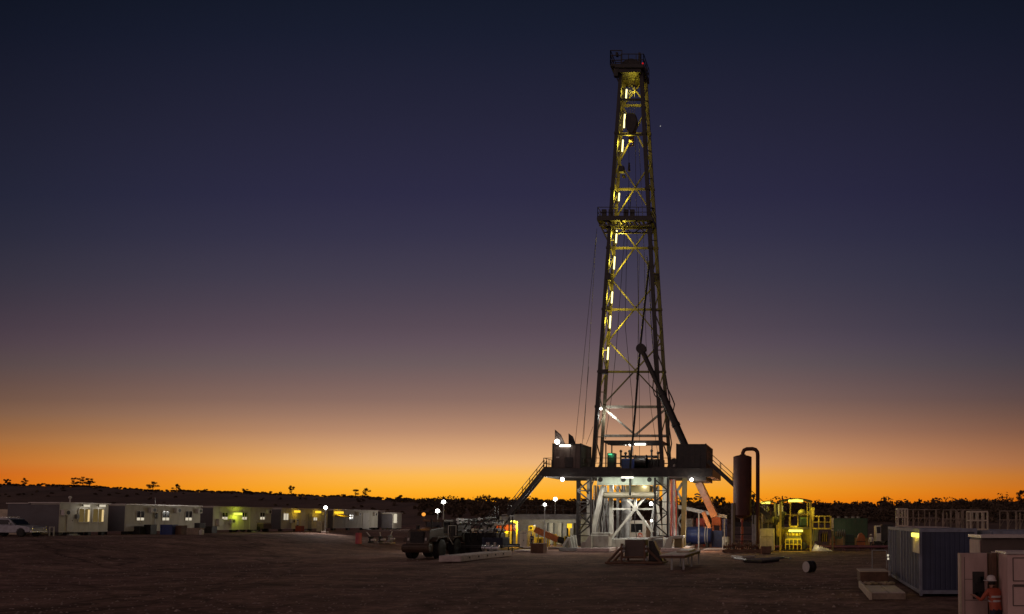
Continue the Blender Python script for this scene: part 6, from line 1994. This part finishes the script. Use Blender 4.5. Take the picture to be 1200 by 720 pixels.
# drum lying on the ground
x, y = W(950, 672, 55).x, 55
dz = .37
t = thing('drum', (x, y, 0), 'small drum lying on its side alone on the open dirt, pale end showing', 'drum')
mb = MB(); mb.lathe([(.32, 0), (.37, .02), (.37, .25), (.385, .27), (.37, .29), (.37, .58), (.32, .6)], (0, 0, 0), 'x', 20)
rot = Matrix.Rotation(math.radians(40), 3, 'Z')
mb.v = [rot @ v + Vector((x - .3, y, dz + .01)) for v in mb.v]
mb.build('shell', 'dark', t, smooth=True)
mb = MB(); mb.lathe([(.33, -.012), (.35, -.012), (.35, .004), (.33, .004)], (0, 0, 0), 'x', 20); mb.v = [rot @ v + Vector((x - .3, y, dz + .01)) for v in mb.v]
mb.build('drum_end', 'trim', t)

# ================================================================ BLUE CONTAINERS WITH A RAILED TOP
BX0, BX1, BY0, BY1, BZ = 5.24, 7.68, 37.9, 51.6, 2.94
bc = thing('blue_container', ((BX0 + BX1) / 2, (BY0 + BY1) / 2, 0), 'blue ribbed container with a small lamp lit panel, nearest the open yard', 'container', 'blue containers with railed tops')
MB().box(BX0, BX1, BY0, BY1, .18, BZ).build('body', 'bluecont', bc)
mb = MB()
n = 46
for i in range(n):
    y = lerp(BY0 + .25, BY1 - .25, (i + .5) / n); mb.prism([(BX0 - .001, y - .11), (BX0 - .035, y - .07), (BX0 - .035, y + .07), (BX0 - .001, y + .11)], 'z', .3, BZ - .14)
mb.build('side_corrugation', 'bluecont', bc)
mb = MB()
for i in range(9):
    x = lerp(BX0 + .25, BX1 - .25, (i + .5) / 9); mb.prism([(x - .1, BY0 + .001), (x - .06, BY0 - .016), (x + .06, BY0 - .016), (x + .1, BY0 + .001)], 'z', .3, BZ - .14)
mb.build('end_corrugation', 'bluecont', bc)
mb = MB()
e_ = .06
for x in (BX0, BX1):
    for y in (BY0, BY1): mb.box(x - e_, x + e_, y - e_, y + e_, .02, BZ + .04)
for x in (BX0, BX1):
    mb.box(x - e_, x + e_, BY0 + e_, BY1 - e_, BZ - .12, BZ + .03); mb.box(x - e_, x + e_, BY0 + e_, BY1 - e_, .1, .26)
for y in (BY0, BY1):
    mb.box(BX0 + e_, BX1 - e_, y - e_, y + e_, BZ - .12, BZ + .03); mb.box(BX0 + e_, BX1 - e_, y - e_, y + e_, .1, .26)
mb.build('corner_frame', 'bluetrim', bc)
for px in (1044.5, 1047.5, 1050, 1057, 1060.5, 1064, 1067, 1069.8, 1073.5):
    y = WX(px, 640, BX0).y; MB().box(BX0 - .075, BX0 - .036, y - (.1 if px == 1057 else .045), y + (.1 if px == 1057 else .045), .28, BZ - .13).build('side_post', 'bluetrim', bc)
ya_, yb_ = WX(1077.2, 640, BX0 - .1).y, WX(1069.3, 640, BX0 - .1).y
z0_, z1_ = WX(1074, 648, BX0 - .1).z, WX(1074, 624.3, BX0 - .1).z
MB().box(BX0 - .1, BX0 - .079, ya_, yb_, z0_, z1_).build('notice_panel', 'cream', bc)
mb = MB(); yc = (ya_ + yb_) / 2; mb.box(BX0 - .16, BX0 - .101, ya_ + .05, yb_ - .05, z1_ - .2, z1_ - .03); mb.build('bulkhead_lamp', 'e_yel', bc)
light('POINT', (BX0 - .3, yc + .1, z1_ - .25), 3, YEL, .1)
def top_rail(parent, pts, z, h, m='olive', w=.05, step=1.2):
    mb = MB(); rail_loop(mb, [(x, y, z) for x, y in pts], h, w, step, 1, False); return mb.build('top_railing', m, parent)
rj = random.Random(8)
def post_rail(parent, px0, px1, D, z, h, n, m='cream'):
    mb = MB()
    a, b = W(px0, 610, D).x, W(px1, 610, D).x
    for k in (.52, 1.0): mb.bar((a, D, z + h * k), (b, D, z + h * k), .035)
    for i in range(n):
        x = lerp(a, b, (i + rj.uniform(.15, .85)) / n)
        y = D + rj.uniform(0, .6)
        mb.bar((x, y, z), (x, y, z + h * rj.uniform(.86, 1.03)), rj.choice((.05, .06, .09)))
        mb.bar((x, y, z + h * .52), (x, D, z + h * .52), .03)
        mb.bar((x, y, z + h * .1), (x + .12, D, z + h * .52), .03)
    return mb.build('top_railing', m, parent)
post_rail(bc, 1063, 1101, 47.8, BZ + .035, .97, 6, 'timber')
mb = MB(); mb.box(BX0 + .3, BX1 - .3, BY0 + 5, BY1 - .5, BZ + .035, BZ + .07); mb.build('walkway', 'palet', bc)
MB().box(BX0 + .07, BX1 - .07, BY0 + .07, BY1 - .07, BZ + .001, BZ + .02).build('roof', 'bluetrim', bc)
def gate_cage(x0, x1, y, z, h, label, d=.9):
    t = thing('cage_gate', ((x0 + x1) / 2, y + d / 2, z), label, 'gate', 'pale tubular gate cages on the containers')
    mb = MB()
    for yy in (y, y + d):
        for x in (x0, x1): mb.bar((x, yy, z), (x, yy, z + h), .075)
        for k in (.04, .52, 1.0): mb.bar((x0, yy, z + h * k), (x1, yy, z + h * k), .07)
        for k in (.34, .67): mb.bar((lerp(x0, x1, k), yy, z + (h * .52 if k < .5 else 0)), (lerp(x0, x1, k), yy, z + h), .055)
    for x in (x0, x1):
        for k in (.52, 1.0): mb.bar((x, y, z + h * k), (x, y + d, z + h * k), .06)
    mb.build('cage_frame', 'cream', t)
    MB().box(x0 + .04, x1 - .04, y + .04, y + d - .04, z + .002, z + .03).build('foot_plate', 'palet', t)
gx = W(1052.5, 617, 47.5).x
gate_cage(gx, gx + .53, 47.5, BZ + .075, .97, 'left pale gate cage, on the far end of the nearest blue container')
# second container, its top showing above the cabinets
CX0, CX1 = BX1 + .35, BX1 + 2.8
b2 = thing('blue_container', ((CX0 + CX1) / 2, 42, 0), 'second blue container behind the brown roofed hut, only its top showing', 'container', 'blue containers with railed tops')
MB().box(CX0, CX1, 36, 48, .18, BZ - .12).build('body', 'bluecont', b2)
mb = MB(); mb.box(CX0, CX1, 35.94, 36.06, BZ - .2, BZ - .05); mb.box(CX0 - .06, CX0 + .06, 36.06, 48, BZ - .2, BZ - .05); mb.box(CX0 + .06, CX1, 36.06, 48, BZ - .118, BZ - .08); mb.build('roof', 'bluetrim', b2)
MB().box(CX0 + .1, CX1 - .1, 36.1, 47.9, 0, .178).build('skid', 'dark', b2)
post_rail(b2, 1105, 1137, 47.2, BZ - .05, 1.03, 7, 'timber')
post_rail(b2, 1105, 1150, 44.5, BZ - .05, 1.0, 6, 'timber')
gx = W(1137.5, 617, 41.5).x
gate_cage(gx, gx + .82, 41.5, BZ - .075, .90, 'right pale gate cage, on the second blue container above the brown hut')
b3 = thing('blue_container', (13, 41, 0), 'third blue container at the right edge, rails standing on its top', 'container', 'blue containers with railed tops')
MB().box(CX1 + .3, CX1 + 2.74, 36.4, 48, .18, BZ - .14).build('body', 'bluecont', b3)
MB().box(CX1 + .5, CX1 + 2.6, 36.5, 47.9, 0, .178).build('skid', 'dark', b3)
MB().box(CX1 + .3, CX1 + 2.74, 36.3, 48, BZ - .137, BZ - .09).build('roof', 'bluetrim', b3)
post_rail(b3, 1172, 1210, 46, BZ - .09, 1.0, 7, 'timber')
# brown hut
D = 29.5
a = W(1150, 629, D)
hx0, hx1, hz = a.x, a.x + 4.5, W(1150, 626.5, D).z
ht = thing('brown_hut', (hx0 + 2, D + 2, 0), 'dark brown low hut with a pale roof edge behind the tan cabinets', 'hut')
MB().box(hx0, hx1, D, D + 2, .0, hz - .12).build('wall', 'brownroof', ht, bevel=.03)
MB().box(hx0 - .05, hx1, D - .2, D + 2.1, hz - .117, hz - .02).build('roof', 'roofmetal', ht)
MB().box(hx0 - .04, hx0 - .003, D + .1, D + 1.9, .1, hz - .2).build('side_panel', 'tan', ht, bevel=.01)
# tan cabinets
D = 23.4
a, b = W(1124.5, 648.5, D), W(1158, 720, D)
ca_ = thing('tan_cabinet', ((a.x + b.x) / 2, D + .5, 0), 'tan control cabinet with an open dark panel that a worker is attending to', 'cabinet', 'tan cabinets at the frame edge')
MB().box(a.x, b.x, D, D + .3, .0, a.z).build('body', 'tan', ca_, bevel=.015)
w0, w1 = W(1139.5, 670, D), W(1153.5, 702, D)
op = MB(); op.box(w0.x, w1.x, D - .02, D - .002, w1.z, w0.z); op = op.build('open_panel', 'dark', ca_)
rj = random.Random(4)
mb = MB()
for i in range(9):
    x, z = rj.uniform(w0.x + .06, w1.x - .06), rj.uniform(w1.z + .08, w0.z - .08); mb.cbox((x, D - .05, z), .07, .06, rj.uniform(.05, .12))
mb.build('switch', 'black', op)
mb = MB()
x = W(1131, 690, D).x
for z in (W(1131, 679, D).z, W(1131, 703.5, D).z): mb.box(x - .02, b.x - .02, D - .008, D - .002, z - .008, z + .008)
mb.box(a.x + .12, a.x + .135, D - .008, D - .002, .1, a.z - .1)
mb.build('panel_seam', 'brownroof', ca_)
MB().box(a.x, a.x + .04, D - .03, D - .001, 0, a.z - .02).build('edge_strip', 'cream', ca_)
dq = W(1159, 648, D)
MB().box(dq.x - .02, dq.x + .1, D - .45, D + .3, .02, a.z + .02).build('open_door', 'rust', ca_, bevel=.01)
MB().box(dq.x + .16, dq.x + .30, D - .1, D + .5, .02, a.z + .03).build('pale_door_leaf', 'tan', ca_, bevel=.01)
D = 22.0
a = W(1180.5, 650, D)
cb_ = thing('tan_cabinet', (a.x + 1.2, D + 1, 0), 'wide tan cabinet with pressed panels at the right edge, flat roof showing', 'cabinet', 'tan cabinets at the frame edge')
MB().box(a.x, a.x + 2.6, D, D + 1.2, 0, a.z).build('body', 'tanlight', cb_, bevel=.015)
MB().box(a.x - .04, a.x + 2.7, D - .04, D + 1.25, a.z + .003, a.z + .07).build('roof', 'roofmetal', cb_, bevel=.01)
mb = MB()
for (y0, y1) in ((654, 681), (685.5, 710)):
    z1, z0 = W(1185, y0, D).z, W(1185, y1, D).z
    x0, x1 = W(1187, y0, D).x, W(1199.5, y0, D).x
    for z in (z0, z1): mb.box(x0, x1 + 1, D - .012, D - .002, z - .012, z + .012)
    mb.box(x0 - .012, x0 + .012, D - .011, D - .003, z0, z1)
mb.build('panel_seam', 'brownroof', cb_)
mb = MB(); z = W(1185, 686, D).z; mb.box(W(1188, 680, D).x, a.x + 2, D - .02, D - .013, z - .04, z + .01); mb.build('vent_strip', 'brownroof', cb_)
person((W(1166, 700, 22.7).x, 22.6, 0), 0.62, 'worker in orange hi-vis shirt and white hard hat at the tan cabinet', 1.83, reach=True)
# timber boxes left of the blue container
D = 36.0
t = thing('timber_box', (W(1035, 700, 37).x, 37, 0), 'pale flat topped timber box on the dirt against the blue container', 'box')
zt_ = W(1040, 694.5, 36.2).z
x0, x1 = W(1022, 700, 36.2).x, W(1061.5, 700, 36.2).x
MB().box(x0, x1, 36.2, 41.5, .0, zt_ - .04).build('body', 'timber', t, bevel=.02)
mb = MB()
for i in range(2): mb.box(lerp(x0, x1, i / 2) + .02, lerp(x0, x1, (i + 1) / 2) - .02, 36.25, 40.2, zt_ - .037, zt_)
mb.build('lid', 'palet', t, bevel=.01)
MB().box(x0 - .12, x0 - .003, 36.1, 43, .0, zt_ + .02).build('side_plank', 'cream', t, bevel=.01)
mb = MB()
for i in range(9): mb.ball((lerp(x0 + .1, x1 - .1, i / 8), 40.9 + RND.uniform(-.3, .3), zt_ + .04), .16 + RND.uniform(-.04, .05), 8, .6)
o = mb.build('loose_packing', 'timber', t)
o['kind'] = 'stuff'
t = thing('timber_box', (W(1025, 680, 47).x, 47, 0), 'low dark box with a thin pale rim behind the flat topped timber box', 'box')
x0, x1 = W(1008, 670, 46).x, W(1041, 670, 46).x
zt_ = W(1020, 669.5, 46).z
MB().box(x0, x1, 46, 48.5, 0, zt_ - .05).build('body', 'rust', t, bevel=.02)
MB().box(x0 - .03, x1 + .03, 45.97, 48.53, zt_ - .047, zt_).build('rim', 'cream', t, bevel=.01)
# small lamps and rags near the blue container far end
for i, (px, py) in enumerate(((1040.5, 651), (1040.8, 655))):
    p = W(px, py, 50)
    mb = MB(); mb.cbox((p.x, 50, p.z), .09, .08, .12); mb.ball((p.x, 49.93, p.z), .055, 8)
    tag(mb.build('marker_lamp', 'e_winw'), ('upper small white marker lamp at the far edge of the blue container', 'lower small white marker lamp at the far edge of the blue container')[i], 'lamp')
mb = MB(); p = W(1038.5, 665, 50)
for k in range(5): mb.ball((p.x + RND.uniform(-.25, .25), 50 + RND.uniform(-.2, .2), .12 + RND.uniform(0, .2)), .16, 8, .7)
tag(mb.build('rag_bundle', 'trim', smooth=True), 'small pale bundle of rags by the far foot of the blue container', 'rags')
